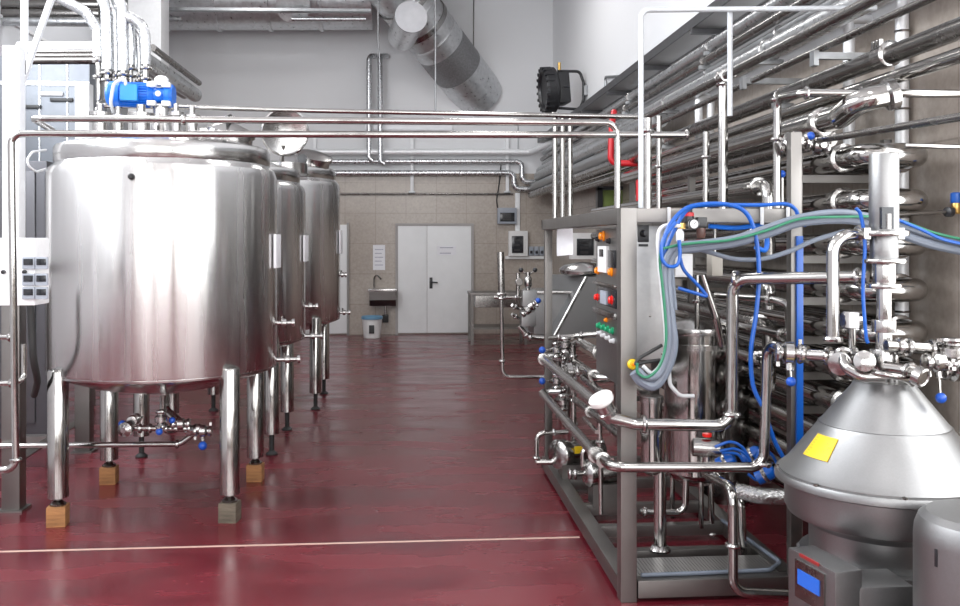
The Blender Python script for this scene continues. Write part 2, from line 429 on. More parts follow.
for k in range(3):
    x0, x1, y0, y1, z0, z1 = wallbox(528.5 + k * 5.3, 246.5, 533 + k * 5.3, 255.5, .07)
    t = thing('wall_socket', 'blue-grey wall socket %s in the row of three' % ('beside the distribution box', 'in the middle', 'farthest from the distribution box')[k], 'socket', ((x0 + x1) / 2, D, z0), 'sockets on the far wall')
    MB().box(x0, x1, y0, y1, z0, z1, .008).build('housing', GREYP, t)
    MB().box(x0 + .02, x1 - .02, y0 - .02, y0, z0 + .04, z0 + .1, .006).build('lid', DARK, t)
x0, x1, y0, y1, z0, z1 = wallbox(515, 193, 519.5, 231, .06)
tag(MB().box(x0, x1, y0, y1, z0, z1, .005).build('cable_duct', WPAINT), 'upright white cable duct rising from the distribution box', 'cable duct')
pipe('conduit', 'thin dark cable hanging down to the small grey control box', [P(501, 165, D - .03), P(499, 185, D - .03), P(496.5, 200, D - .03), P(498, 211, D - .03)], .012, .2, RUBBER, cat='cable')

# far wall pipes
yb = D - .18
def fp(px, py, y=yb): return P(px, py, y)
pipe('insulated_pipe', 'white insulated pipe along the far wall, topmost of the horizontal three', [fp(285, 152), fp(531, 152), P(556, 141, 17.6), P(562, 138, 17.0)], .06, .15, WINSUL)
pipe('insulated_pipe', 'foil-clad pipe along the far wall, middle of the horizontal three', [fp(310, 161.5, D - .12), fp(522, 161.5, D - .12), fp(522, 182, D - .12), fp(553, 182, D - .12)], .05, .12, LINS)
pipe('insulated_pipe', 'foil-clad pipe along the far wall, lowest of the horizontal three', [fp(310, 173, D - .12), fp(514, 173, D - .12), fp(514, 189, D - .12), fp(553, 189, D - .12)], .056, .12, LINS)
pipe('conduit', 'thin dark conduit along the top of the wall tiles', [fp(325, 194, D - .03), fp(513, 194, D - .03)], .022, None, DARKPIPE)
pipe('insulated_pipe', 'foil-clad riser on the far wall with a bend at its top, nearer the tanks', [fp(376, 56, D - .06), fp(369, 56, D - .2), fp(369, 158, D - .2), fp(373, 161, D - .2)], .052, .1, LINS)
pipe('insulated_pipe', 'foil-clad riser on the far wall with a bend at its top, nearer the door', [fp(387, 56, D - .06), fp(380, 56, D - .26), fp(380.5, 162, D - .26), fp(385, 164, D - .26)], .052, .1, LINS)
for k, (px, lab) in enumerate(((315, 'behind the tanks'), (412, 'above the double door'), (507, 'above the small grey control box'))):
    a = fp(px - 1.6, 138, D); b = fp(px + 1.6, 192, D)
    t = thing('pipe_hanger', 'white upright pipe bracket ' + lab, 'bracket', (a.x, D, b.z), 'pipe brackets on the far wall')
    MB().box(a.x, b.x, D - .08, D - .01, b.z, a.z, .006).build('rail', WPAINT, t)
    MB().box(a.x - .03, b.x + .03, D - .1, D, b.z - .02, b.z + .015, .004).build('foot_plate', GALV, t)
x0, x1, y0, y1, z0, z1 = wallbox(365, 125, 452, 132.5, .1)
t = thing('tube_lamp', 'long white tube lamp on the far wall above the double door', 'lamp', ((x0 + x1) / 2, D, z0))
MB().box(x0, x1, y0, y1, z0 + .03, z1, .02).build('diffuser', LAMPW, t)
MB().box(x0, x1, D - .05, D - .005, z0, z0 + .03).build('backplate', WPAINT, t)
pipe('conduit', 'thin pale conduit dropping down the upper far wall in front of the duct', [P(378, -60, 16.6), P(378, 40, 16.6), P(379.5, 56, 16.6), P(379.5, 120, 16.6)], .012, .1, GALV)
pipe('conduit', 'thin pale rod hanging in front of the big round duct', [P(435, -60, 16.3), P(435.5, 112, 16.3)], .014, None, GALV)
pipe('conduit', 'thin dark cable down the upper far wall beside the big round duct', [P(474, -50, D - .02), P(473.5, 48, D - .02)], .011, None, DARKPIPE)
pipe('conduit', 'faint upright cable on the far wall beneath the big round duct', [P(518, 120, D - .02), P(518, 152, D - .02)], .010, None, GALV)

# ventilation duct
def duct():
    a, b = P(372, -42, 16.5), P(470, 84, D - .02)
    d = (b - a).normalized(); L = (b - a).length; R = .51
    t = thing('round_duct', 'large galvanised round air duct slanting into the far wall', 'duct', b)
    prof = [(R, -1.2)]
    n = 60; l1 = L * .66
    for i in range(n):
        h = -1.2 + (l1 + 1.2) * i / n; prof += [(R, h), (R + (.012 if i % 6 == 0 else 0), h + .02)]
    prof += [(R, l1)]
    MB().lathe(a, prof, d, 40).build('duct_pipe', DUCT, t)
    pr = []
    for i in range(14):
        h = l1 + (L * .86 - l1) * i / 13; pr += [(R * (.985 if i % 2 else 1.005), h)]
    MB().lathe(a, pr, d, 40).build('flexible_sleeve', mat('dark_sleeve', (.27, .27, .275), .5, .6, 30, .15, .3), t, 'darker ribbed sleeve')
    MB().lathe(a, [(R * .99, L * .86), (R * 1.0, L * .87), (R * .99, L * .93), (R * 1.0, L * .94), (R * .99, L + .4)], d, 40).build('end_pipe', DUCT, t)
    for f in (.30, .47): MB().lathe(a, [(R, L * f - .05), (R + .025, L * f - .05), (R + .025, L * f + .05), (R, L * f + .05)], d, 40).build('joint_band', CAST, t)
    c = P(411, 17, 15.9); e = P(404, 32, 16.7)
    s = MB().cyl(e + (e - c) * .3, c, .26, .26, 32).build('branch_stub', DUCT, t)
    MB().lathe(c, [(.25, -.02), (.275, -.02), (.275, .02), (.24, .025), (.20, .035), (0, .05)], c - e, 32).build('end_cap', mat('dull_cap_plastic', (.42, .42, .44), .5, 0, 10, .05), s, 'pale round end cap')
duct()
def flat_duct():
    a, b = P(60, -4, 17.7), P(372, -4, 17.7)
    t = thing('air_duct', 'long galvanised air duct running along the top of the far wall', 'duct', (a + b) / 2)
    R = .62; prof = [(R, 0)]; L = (b - a).length
    for k in range(1, 6): h = L * k / 6; prof += [(R, h - .04), (R + .03, h - .03), (R + .03, h + .03), (R, h + .04)]
    MB().lathe(a, prof + [(R, L)], b - a, 36).build('duct_pipe', DUCT, t)
    c0, c1 = P(293, 2, 17.0), P(293, 6, 16.7)
    MB().cyl(c0, c1, .3, .3, 24).build('branch_stub', DUCT, t)
flat_duct()
t = thing('cable_tray', 'narrow perforated cable tray across the front of the long air duct', 'cable tray', P(260, 11, 16.6))
a, b = P(90, 9, 16.6), P(371, 11, 16.6)
MB().hexa((a + b) / 2, ((b - a).normalized(), Y1, Z1), ((b - a).length, .14, .05)).build('tray', GALV, t)
pipe('insulated_pipe', 'foil-clad pipe under the long air duct', [P(292, 19, 16.7), P(366, 19, 16.7)], .045, None, INSUL)
pipe('insulated_pipe', 'short bright foil-clad pipe beside the white column high on the far wall', [P(150, 19, 16.6), P(182, 19, 16.6)], .05, None, INSUL)

# floodlight
def flood():
    c = P(552, 90, 15.2)
    t = thing('floodlight', 'black ribbed floodlight on an arm from the side wall', 'lamp', c)
    ax = V((-1, -.08, -.08)).normalized()
    x, y, z = basis(ax)
    MB().lathe(c, [(0, -.06), (.33, -.06), (.37, -.03), (.37, .12), (.34, .16), (.30, .16), (.28, .12), (0, .12)], ax, 30).build('rim', BLACK, t)
    for k in range(20):
        a = 2 * PI * k / 20; d = x * math.cos(a) + y * math.sin(a); e = z.cross(d)
        MB().hexa(c + d * .355 + z * .10, (d, e, z), (.05, .04, .15), .008).build('cooling_fin', BLACK, t)
    MB().hexa(c - z * .14, (x, y, z), (.50, .50, .22), .05).build('housing', BLACK, t)
    MB().hexa(c - z * .20 - Y1 * .27, (x, z, Y1), (.1, .1, .03)).build('junction_box', GREYP, t)
    w = PX(583, 90, XR - .02)
    MB().tube([c + V((.08, -.05, .30)), V((XR - .12, c.y - .05, c.z + .30)), V((XR - .05, c.y - .05, c.z + .12)), V((XR - .05, c.y - .05, c.z - .16)), V((XR - .12, c.y - .05, c.z - .32)), c + V((.08, -.05, -.30))], .024, .08).build('bracket', BLACK, t)
    MB().box(XR - .06, XR, c.y - .15, c.y + .05, c.z - .1, c.z + .06, .01).build('wall_plate', GALV, t)
    MB().cyl(c + V((.12, 0, .32)), c + V((.12, 0, .45)), .025).build('cable_gland', BRASS, t)
flood()
#@PART2
# ================================================================= TANKS
def block(p, label, m, s=.118, h=.13, rot=0.1):
    mb = MB(); ax = (V((math.cos(rot), math.sin(rot), 0)), V((-math.sin(rot), math.cos(rot), 0)), Z1)
    mb.hexa((p[0], p[1], h / 2), ax, (s, s, h), .006)
    return tag(mb.build('wood_block', m), label, 'wood block', 'wooden blocks under the tank legs')
def tank(cx, cy, z0, z1, label, feet, hatch=True, R=.78):
    t = thing('steel_tank', label, 'tank', (cx, cy, 0), 'row of steel tanks')
    c = (cx, cy, 0)
    MB().lathe(c, [(R - .015, z0), (R, z0 + .03), (R, z1 - .10), (R - .015, z1 - .05), (R - .05, z1 - .02), (R - .06, z1)], Z1, 72).build('shell', TANK, t)
    MB().lathe(c, [(0, z0 - .17), (.2, z0 - .16), (.5, z0 - .10), (.70, z0 - .03), (R - .03, z0 - .012), (R - .006, z0), (R - .004, z0 + .012), (R - .02, z0 + .02)], Z1, 72).build('bottom_dish', DOME, t)
    MB().lathe(c, [(R - .06, z1 - .02), (R - .055, z1 - .01), (R - .05, z1 + .0), (R - .05, z1 + .085), (R - .06, z1 + .105), (R - .10, z1 + .12), (.5, z1 + .17), (.2, z1 + .20), (0, z1 + .21)], Z1, 72).build('lid', DOME, t)
    for i, (sx, sy) in enumerate(((-1, -1), (1, -1), (-1, 1), (1, 1))):
        lx, ly = cx + sx * .55, cy + sy * .53
        l0 = .183
        mb = MB(); mb.lathe((lx, ly, 0), [(.066, l0), (.066, 1.0), (.060, 1.012), (0, 1.03)], Z1, 20)
        d = V((-sx, -sy, 0)).normalized()
        mb.hexa(V((lx, ly, .98)) + d * .05, (d, Z1.cross(d), Z1), (.12, .05, .1))
        lg = mb.build('leg', PIPE, t)
        f0 = .13 if feet == 'blocks' else .0
        MB().lathe((lx, ly, 0), [(.05, f0), (.052, f0 + .012), (.03, f0 + .03), (.022, f0 + .035), (.022, l0 + .002)], Z1, 16).build('foot', RUBBER if feet != 'blocks' else DARKPIPE, lg)
    # outlet under the dish
    MB().tube([(cx, cy, z0 - .16), (cx, cy, z0 - .30), (cx + .12, cy - .12, z0 - .36)], .03, .06).build('outlet', PIPE, t)
    return t
T1 = (-1.71, 6.85); T2 = (-1.71, 8.79); T3 = (-1.54, 10.96)
Z0 = .95; ZT = 2.395
tk1 = tank(*T1, Z0, ZT, 'large brushed steel tank nearest to the camera, standing on wooden blocks', 'blocks')
tk2 = tank(*T2, Z0, ZT, 'second steel tank of the row, between the nearest one and the one at the back', 'pads')
tk3 = tank(*T3, Z0, 2.56, 'third steel tank of the row, at the back near the far wall', 'pads')
bl = [('square wooden block under the front leg of the nearest tank on the wall side', WOOD, .1), ('grey weathered wooden block under the front leg of the nearest tank on the aisle side', WOODG, -.15),
      ('orange-brown wooden block under the rear leg of the nearest tank on the wall side', WOOD, .05), ('orange-brown wooden block under the rear leg of the nearest tank on the aisle side', WOOD, -.05)]
for (lab, m, rot), (sx, sy) in zip(bl, ((-1, -1), (1, -1), (-1, 1), (1, 1))):
    block((T1[0] + sx * .55, T1[1] + sy * .53), lab, m, rot=rot)
# sampling cocks and paper holders on the aisle side of each tank
def cock(t, cx, cy, ang, z, ln, cap=.03):
    d = V((math.sin(ang), -math.cos(ang), 0)); p = V((cx, cy, z)) + d * .76
    mb = MB(); mb.cyl(p, p + d * ln, .016, seg=12)
    mb.lathe(p + d * (ln * .55), [(.016, -.02), (.030, -.014), (.030, .014), (.016, .02)], d, 14)
    mb.lathe(p + d * ln, [(.016, -.01), (cap, -.006), (cap, .014), (0, .016)], d, 14)
    mb.cyl(p + d * ln * .4, p + d * ln * .4 + V((0, 0, .05)), .009, seg=8)
    return mb.build('sampling_cock', CAST, t)
A = math.radians(96)
cock(tk1, *T1, A, P(280, 324, T1[1]).z, .13); cock(tk1, *T1, A, P(280, 361, T1[1]).z, .17)
cock(tk2, *T2, A, P(310, 307, T2[1]).z, .12); cock(tk2, *T2, A, P(310, 337, T2[1]).z, .16)
cock(tk3, *T3, A, P(344, 275, T3[1]).z, .08); cock(tk3, *T3, A, P(344, 313, T3[1]).z, .12)
def holder(t, cx, cy, ang, za, zb, R=.78):
    d = V((math.sin(ang), -math.cos(ang), 0)); e = Z1.cross(d)
    return MB().hexa(V((cx, cy, (za + zb) / 2)) + d * (R + .012), (d, e, Z1), (.02, .20, zb - za), .004).build('label_holder', PAPER, t, 'white paper sheet on the tank wall')
B = math.radians(76)
holder(tk1, *T1, math.radians(88), P(275, 269, T1[1] - .3).z, P(275, 234, T1[1] - .3).z)
holder(tk2, *T2, math.radians(87), P(303, 262, T2[1] - .3).z, P(303, 235, T2[1] - .3).z)
holder(tk3, *T3, math.radians(87), P(338, 254, T3[1] - .3).z, P(338, 230, T3[1] - .3).z)
# small boss on the front of tank 1
p = P(133, 177, 6.1); d = V((p.x - T1[0], p.y - T1[1], 0)).normalized(); p = V((T1[0], T1[1], p.z)) + d * .775
MB().lathe(p, [(.02, 0), (.02, .02), (.012, .03), (0, .03)], d, 12).build('sensor_boss', RUBBER, tk1, 'small dark boss')

# manholes
def manhole(t, p, r, h, tilt, open_=False, name='manhole'):
    ax = V(tilt).normalized()
    n = MB().lathe(p, [(r * 1.08, -.06), (r * 1.05, h * .7), (r * 1.15, h * .75), (r * 1.15, h), (r * .9, h + .01), (r * .85, h + .03), (r * .4, h + .06), (0, h + .07)], ax, 28).build(name, DOME, t)
    x, y, z = basis(ax)
    MB().tube([V(p) + ax * (h + .05) - x * .06, V(p) + ax * (h + .12) - x * .05, V(p) + ax * (h + .12) + x * .05, V(p) + ax * (h + .05) + x * .06], .01, .02).build('hatch_handle', RUBBER, n, 'dark grip')
    return n
manhole(tk1, (T1[0] + .42, T1[1] + .05, ZT + .14), .17, .10, (.15, -.25, 1))
def open_hatch(t, p, r, ax):
    ax = V(ax).normalized()
    o = MB().lathe(p, [(0, -.05), (r * .6, -.045), (r * .93, -.02), (r, -.015), (r, .012), (r * .94, .018), (r * .9, .0), (r * .5, -.022), (0, -.03)], ax, 36).build('open_hatch_lid', DOME, t)
    return o
oh = P(285, 132, T2[1] + .05)
open_hatch(tk2, oh, .225, (.34, -.9, -.12))
MB().cyl((oh.x - .05, oh.y + .1, ZT + .12), (oh.x - .02, oh.y + .03, oh.z - .12), .02).build('hatch_hinge', FRAME, tk2)
MB().lathe((oh.x + .0, oh.y + .08, ZT + .08), [(.2, 0), (.2, .1), (.18, .1), (.17, .02), (0, .01)], Z1, 28).build('manhole_neck', DOME, tk2)
q = P(312, 158, T3[1] - .25)
MB().lathe((q.x, q.y, q.z - .08), [(.19, -.08), (.19, .07), (.21, .08), (.21, .12), (.1, .15), (0, .16)], (.25, -.35, 1), 26).build('manhole', DOME, tk3)
MB().lathe(P(303, 159, T3[1] - .45), [(.05, -.02), (.055, .02), (0, .025)], (-.2, -1, .2), 16).build('sight_glass', BLACK, tk3, 'small dark sight glass')

# nozzles on the lid of tank 1
for i, (px, py, r) in enumerate(((100, 121, .05), (118, 124, .036), (141, 122, .06), (176, 121, .035), (192, 124, .04))):
    c = P(px, py, T1[1] - .1 - .03 * i)
    zb = ZT + .13
    mb = MB(); mb.lathe((c.x, c.y, zb), [(r, -.05), (r, c.z - zb + .03), (r * 1.5, c.z - zb + .035), (r * 1.5, c.z - zb + .06), (r * .5, c.z - zb + .07), (r * .5, c.z - zb + .12), (0, c.z - zb + .12)], Z1, 18)
    mb.build('lid_nozzle', CAST, tk1)

# agitator gear motor
def motor():
    Y = T1[1] + .1
    a, b = P(108, 94, Y), P(174, 96, Y); ax = (b - a).normalized(); L = (b - a).length
    c0 = P(163, 96, Y)
    t = thing('gear_motor', 'bright blue gear motor of the agitator on top of the nearest tank', 'motor', (c0.x, c0.y, ZT + .19))
    r = .092
    MB().lathe(a, [(0, 0), (r * .8, .0), (r, .02), (r, .095), (r * .92, .10)], ax, 28).build('fan_cowl', MOTOR, t)
    prof = [(r * .92, .10)]
    mb = MB(); mb.lathe(a, [(r * .84, .09), (r * .84, .30), (r * .6, .33)], ax, 28)
    x, y, z = basis(ax)
    for k in range(28):
        th = 2 * PI * k / 28; d = x * math.cos(th) + y * math.sin(th); e = z.cross(d)
        mb.hexa(a + ax * .195 + d * (r * .88), (d, e, z), (r * .2, .006, .19))
    mb.build('motor_body', MOTOR, t)
    tb = a + ax * .175 + V((0, -r * .95, .0))
    MB().hexa(tb, (ax, Y1, Z1), (.12, .06, .115), .008).build('terminal_box', mat('motor_lid_blue', (.02, .25, .72), .35), t, 'lighter blue terminal box')
    MB().lathe(a, [(r * .5, .31), (r * .62, .34), (r * .62, .40), (r * .95, .41), (r * .95, L - .02), (r * .8, L)], ax, 20).build('gearbox', MOTOR, t)
    for sx, sz in ((L * .70, 1), (L * .70, -1), (L * .92, 1), (L * .92, -1)):
        MB().hexa(a + ax * (sx + .0) + V((0, -r * .75, sz * r * .72)), (ax, Y1, Z1), (.06, .05, .036), .008).build('flange_pad', PLAST, t, 'white pad')
    pm = a + ax * (L * .86)
    MB().lathe(a + ax * (L * .81) + V((0, -r * .95, 0)), [(.02, 0), (.02, .015), (0, .02)], (0, -1, 0), 12).build('oil_plug', PLAST, t, 'white plug')
    gx = a + ax * (L * .81)
    MB().lathe((gx.x, gx.y, gx.z), [(.075, -(gx.z - ZT - .17)), (.085, -(gx.z - ZT - .19)), (.06, -.16), (.06, -.08)], Z1, 20).build('lantern', CAST, t)
    MB().lathe((gx.x, gx.y, gx.z), [(.05, .07), (.05, .12), (.03, .14), (0, .145)], Z1, 16).build('shaft_cap', PLAST, t, 'white cap')
    MB().tube([tb + V((-.02, -.02, .05)), tb + V((-.02, -.03, .10)), tb + V((-.09, -.06, .06)), tb + V((-.115, -.05, -.08)), tb + V((-.11, .0, -.14))], .012, .06).build('motor_cable', WHITEC, t, 'white motor cable')
motor()

# ----------------------------------------------------------------- pipes between tanks and process unit
YC = 5.3
bt = P(16, 462, YC)
pipe('steel_pipe', 'long polished pipe crossing the hall, lowest of three, dropping beside the electrical box',
     [P(-8, 470, YC), P(16, 470, YC), P(11, 134, YC), P(33, 133.5, YC), P(400, 134.5, YC), P(688, 135, YC)], .0195, .07, clamps=((1, .03), (4, .995)))
pipe('steel_pipe', 'long polished pipe crossing the hall that bends down into the process unit frame',
     [P(52, 130, YC + .75), P(33, 118.5, YC), P(320, 120.5, YC), P(617.5, 123, YC), P(617.5, 208, YC)], .0195, .07, clamps=((1, .52),))
fx, fz = 1.9, P(650, 117, 7.35).z
pipe('steel_pipe', 'slim polished pipe crossing the hall highest of the three, behind the blue motor',
     [P(97, 122, 7.35), P(97, 105, 7.35), P(330, 111, 7.35), V((fx, 7.35, fz))], .0185, .05, clamps=((1, .01),))
pipe('steel_pipe', 'dark slim pipe running towards the camera above the process unit', [V((fx, 7.33, fz)), V((fx, 3.0, fz))], .026, .05, DARKPIPE, clamps=((0, .43), (0, .41)))
for px, pt, lab in ((555, 113, 'nearest the aisle'), (562.5, 114, 'in the middle of the three'), (570, 114, 'nearest the hanging paper sheet')):
    a = P(px, pt, 7.38); pipe('steel_pipe', 'slim upright pipe above the unit\'s far end, ' + lab, [a, P(px, 219, 7.38)], .021, None, clamps=((0, .01),), group='upright pipes at the far end of the unit')
# left column of the hall: posts, brackets, box
def post(px0, px1, ptop, Y, label, m=WPAINT, foot=True):
    a, b = P(px0, 300, Y), P(px1, 300, Y); zt = P(px0, ptop, Y).z; w = b.x - a.x
    t = thing('support_post', label, 'post', ((a.x + b.x) / 2, Y, 0))
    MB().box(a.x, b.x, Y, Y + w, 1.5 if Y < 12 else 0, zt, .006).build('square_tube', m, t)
    if Y < 12: MB().box(a.x - .004, b.x + .004, Y - .004, Y + w + .004, 0, 1.5, .006).build('shaded_lower_tube', FRAME, t, 'lower part of the post, coloured darker for shade')  # white post continues here; shade is put in by a duller colour
    MB().box(a.x - .03, b.x + .03, Y - .03, Y + w + .03, 0, .015).build('foot_plate', FRAME, t)
    return t
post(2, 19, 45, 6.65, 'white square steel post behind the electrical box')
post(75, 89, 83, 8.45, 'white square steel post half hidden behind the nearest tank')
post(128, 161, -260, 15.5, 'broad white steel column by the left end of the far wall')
t = thing('pipe_bracket', 'white slotted angle bracket with a slanting brace hanging at the ceiling beside the tanks', 'bracket', P(24, 74, 6.9))
a, b = P(24.5, -90, 6.9), P(24.5, 75, 6.9)
MB().box(a.x - .02, a.x + .02, 6.88, 6.92, b.z, a.z).build('upright', WPAINT, t)
c = P(51, 0, 6.9); d_ = (c - b).normalized()
MB().hexa((b + c) / 2 + d_ * .1, (d_, Y1, d_.cross(Y1)), ((c - b).length + .3, .04, .035)).build('brace', WPAINT, t)
e = P(48, 1, 6.9); MB().box(a.x, e.x + .05, 6.88, 6.92, e.z + .03, e.z + .07).build('crossbar', WPAINT, t)

x0, x1, y0, y1, z0, z1 = wallbox(-20, 238, 49.5, 303, .22, 5.72)
t = thing('control_box', 'white electrical box with six small meters beside the nearest tank', 'electrical box', ((x0 + x1) / 2, 5.72, z0))
MB().box(x0, x1, y0, y1, z0, z1, .012).build('housing', WPAINT, t)
for r_, yy in enumerate((263, 279.5, 293)):
    for c_, xx in enumerate((29.5, 42.5)):
        q = P(xx, yy, y0); f = MB().box(q.x - .034, q.x + .034, y0 - .018, y0, q.z - .034, q.z + .034, .005).build('meter', GREYP, t)
        MB().box(q.x - .026, q.x + .026, y0 - .022, y0 - .016, q.z - .012, q.z + .024, .003).build('screen', DARK, f)
q = P(25, 272, y0); MB().lathe(q, [(.012, 0), (.012, .015), (0, .018)], (0, -1, 0), 10).build('lock', BLACK, t)
q = P(4, 272, y0); MB().lathe(q, [(.012, 0), (.012, .015), (0, .018)], (0, -1, 0), 10).build('lock', BLACK, t)
q = P(11, 270, 6.65); MB().box(q.x - .03, q.x + .03, 5.72, 6.655, q.z - .03, q.z + .03).build('mount_arm', FRAME, t)
# piping on the hall's tank side: insulated runs
def lp(px, py, Y): return P(px, py, Y)
for (x, z, y1_, r, lab, m) in ((None, None, None, None, None, None),):
    pass
e1 = P(195, 95, 10.2)
pipe('insulated_pipe', 'thick foil-clad pipe running along above the tanks, lowest on the aisle side', [V((e1.x, 8.2, e1.z)), e1], .075, None, INSUL)
e2 = P(184, 94, 10.6)
pipe('insulated_pipe', 'dull foil-clad pipe running along above the tanks, on the wall side of the thick one', [V((e2.x, 8.2, e2.z)), e2], .055, None, GALV)
e3 = P(199, 83, 10.0)
pipe('steel_pipe', 'slim pipe running along just above the thick foil-clad one over the tanks', [V((e3.x, 8.2, e3.z)), e3], .03, None, DARKPIPE)
drops = [
 ([(40, -12), (86, 12), (98, 30), (99, 84)], 7.25, .040, 'with a long slanting top, nearest the wall'),
 ([(88, -25), (106, 6), (107.5, 55), (107, 84)], 7.2, .040, 'second from the wall'),
 ([(104, -12), (115, 16), (116, 60), (116, 84)], 7.25, .034, 'third from the wall'),
 ([(112, -14), (122, 6), (123.5, 60), (123, 82)], 7.2, .042, 'fourth from the wall'),
 ([(116, 6), (130, 18), (131, 50), (130, 80)], 7.25, .036, 'fifth from the wall'),
 ([(118, 14), (138, 34), (139.5, 60), (139, 84)], 7.3, .028, 'thin one, second from the aisle'),
 ([(122, 14), (144, 24), (146, 45), (145.5, 84)], 7.2, .038, 'nearest the aisle')]
for pts, Y, r, lab in drops:
    p3 = [P(x, y, Y) for x, y in pts]
    t = thing('insulated_pipe', 'foil-clad drop pipe above the blue motor, ' + lab, 'pipe', p3[-1], 'drop pipes above the blue motor')
    k = p3[2].lerp(p3[3], .5)
    MB().tube(p3[:3] + [k], r, r * 3.5).build('sleeve', LINS, t)
    MB().tube([k, p3[3], p3[3] - Z1 * .12], r * .6, .03).build('bare_end', PIPE, t)
    clamp_on(t, k - Z1 * .03, Z1, r * .8); clamp_on(t, k.lerp(p3[3], .75), Z1, r * .75)
for k, (y, r, m, lab) in enumerate(((47, .05, WINSUL, 'white one on top'), (52, .035, DARKPIPE, 'second from the top'), (56, .035, DARKPIPE, 'third from the top'), (60.5, .04, DARKPIPE, 'lowest'))):
    pipe('steel_pipe', 'level pipe over the wall side of the nearest tank, ' + lab, [P(18, y, 9.3), P(98, y - .5, 9.3)], r, None, m, group='level pipes beside the white posts')
for y, r, m, lab in ((4, .07, DARKPIPE, 'upper dark one'), (13, .07, DARKPIPE, 'lower dark one'), (21, .06, INSUL, 'bright foil-clad one')):
    pipe('insulated_pipe', 'level pipe high up behind the slotted bracket, ' + lab, [P(-20, y, 12), P(100, y + 1, 12)], r, None, m)
# low frame and cabinets on the wall side, below tank height
def low_frame():
    t = thing('steel_stand', 'low dark steel stand with sloping rail behind the nearest tank, wall side', 'stand', PZ(40, 470, 0))
    a, b = P(5, 437, 7.9), P(64, 437, 7.9)
    MB().box(a.x, b.x, 7.9, 8.0, a.z - .1, a.z).build('shelf_rail', FRAME, t)
    for px in (12, 60):
        q = P(px, 440, 7.95); MB().box(q.x - .03, q.x + .03, 7.92, 7.98, 0, q.z - .02).build('leg', FRAME, t)
    q0, q1 = PZ(8, 500, .12), P(85, 418, 8.9)
    MB().tube([P(14, 462, 7.0), P(84, 418, 9.0)], .035, None, 4).build('sloping_rail', FRAME, t)
low_frame()
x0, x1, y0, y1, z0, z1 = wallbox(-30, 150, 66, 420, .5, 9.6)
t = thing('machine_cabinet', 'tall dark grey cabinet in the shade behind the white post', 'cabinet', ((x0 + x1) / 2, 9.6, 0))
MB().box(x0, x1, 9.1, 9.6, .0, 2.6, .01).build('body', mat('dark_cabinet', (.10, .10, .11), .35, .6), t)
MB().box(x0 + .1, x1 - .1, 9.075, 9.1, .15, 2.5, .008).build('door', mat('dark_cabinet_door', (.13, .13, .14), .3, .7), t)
x0, x1, y0, y1, z0, z1 = wallbox(2, 66, 107, 190, .6, 11.2)
t = thing('sheet_metal_duct', 'large grey sheet metal casing behind the white posts on the wall side', 'duct', ((x0 + x1) / 2, 11.2, z0))
MB().box(x0, x1, y0, y1, z0, z1, .01).build('casing', mat('grey_casing_sheet', (.20, .215, .24), .4, .5, 8, .06), t)
for f in (.25, .55, .8): MB().box(x0 + (x1 - x0) * f - .008, x0 + (x1 - x0) * f + .008, y0 - .012, y0, z0, z1).build('seam', LINS, t)
MB().box(x0, x1, y0 - .015, y0, z1 - (z1 - z0) * .22, z1 - (z1 - z0) * .19).build('seam', LINS, t)
for px, py in ((52, 94), (62, 100), (30, 107)):
    q = P(px, py, 10.6); MB().box(q.x - .12, q.x + .12, y0 - .03, y0, q.z - .02, q.z + .02, .005).build('handle', WPAINT if px == 52 else BLACK, t)
for px in (26, 92): q = P(px, 190, 10.9); MB().box(q.x - .03, q.x + .03, 10.87, 10.93, 0, z0 + .01).build('leg', FRAME, t)
for k, py in enumerate((337, 384)):
    pipe('steel_pipe', 'short level pipe at the very edge behind the upright pipe, %s' % ('upper' if k == 0 else 'lower'), [P(-12, py, 5.7), P(14, py - 1, 5.7), P(24, py - 5, 5.8), P(24, py - 40, 5.8)] if k else [P(-12, py, 5.45), P(13, py, 5.45)], .016, .04, clamps=((0, .9),))
pipe('hose', 'black rubber hose hanging behind the electrical box', [P(30, 300, 6.1), P(33, 360, 6.1), P(38, 380, 6.2), P(34, 395, 6.5)], .022, .3, RUBBER, cat='hose')
pipe('hose', 'dark hose loop beside the shoulder of the nearest tank', [P(46, 150, 6.9), P(32, 152, 6.5), P(25, 163, 6.4), P(36, 172, 6.5), P(46, 169, 6.8)], .008, .1, WHITEC, cat='hose')

# outlet pipe and valves under tank 1
YU = 6.62
pipe('steel_pipe', 'low polished pipe running to the valves under the nearest tank', [P(-12, 446, YU), P(180, 444, YU), P(196, 432, YU)], .0195, .09, clamps=((0, .985),))
t = thing('valve_manifold', 'polished manifold with round cap hanging under the nearest tank', 'manifold', P(165, 432, YU - .1))
YM = YU - .12
MB().tube([P(128, 428, YM), P(205, 429, YM)], .02).build('manifold_pipe', PIPE, t)
q = P(127, 429, YM - .02)
MB().lathe(q, [(.035, 0), (.05, .01), (.05, .03), (.02, .05), (0, .05)], (-.25, -1, 0), 20).build('end_cap', CAST, t)
for px in (140, 150, 166, 189, 196): clamp_on(t, P(px, 428.4, YM), X1, .02)
MB().tube([P(163, 428, YM), P(163, 396, YM + .1)], .022).build('riser', PIPE, t)
MB().lathe(P(194, 430, YM), [(.02, -.07), (.035, -.05), (.035, .05), (.02, .07)], (1, -.5, .3), 16).build('tee', CAST, t)
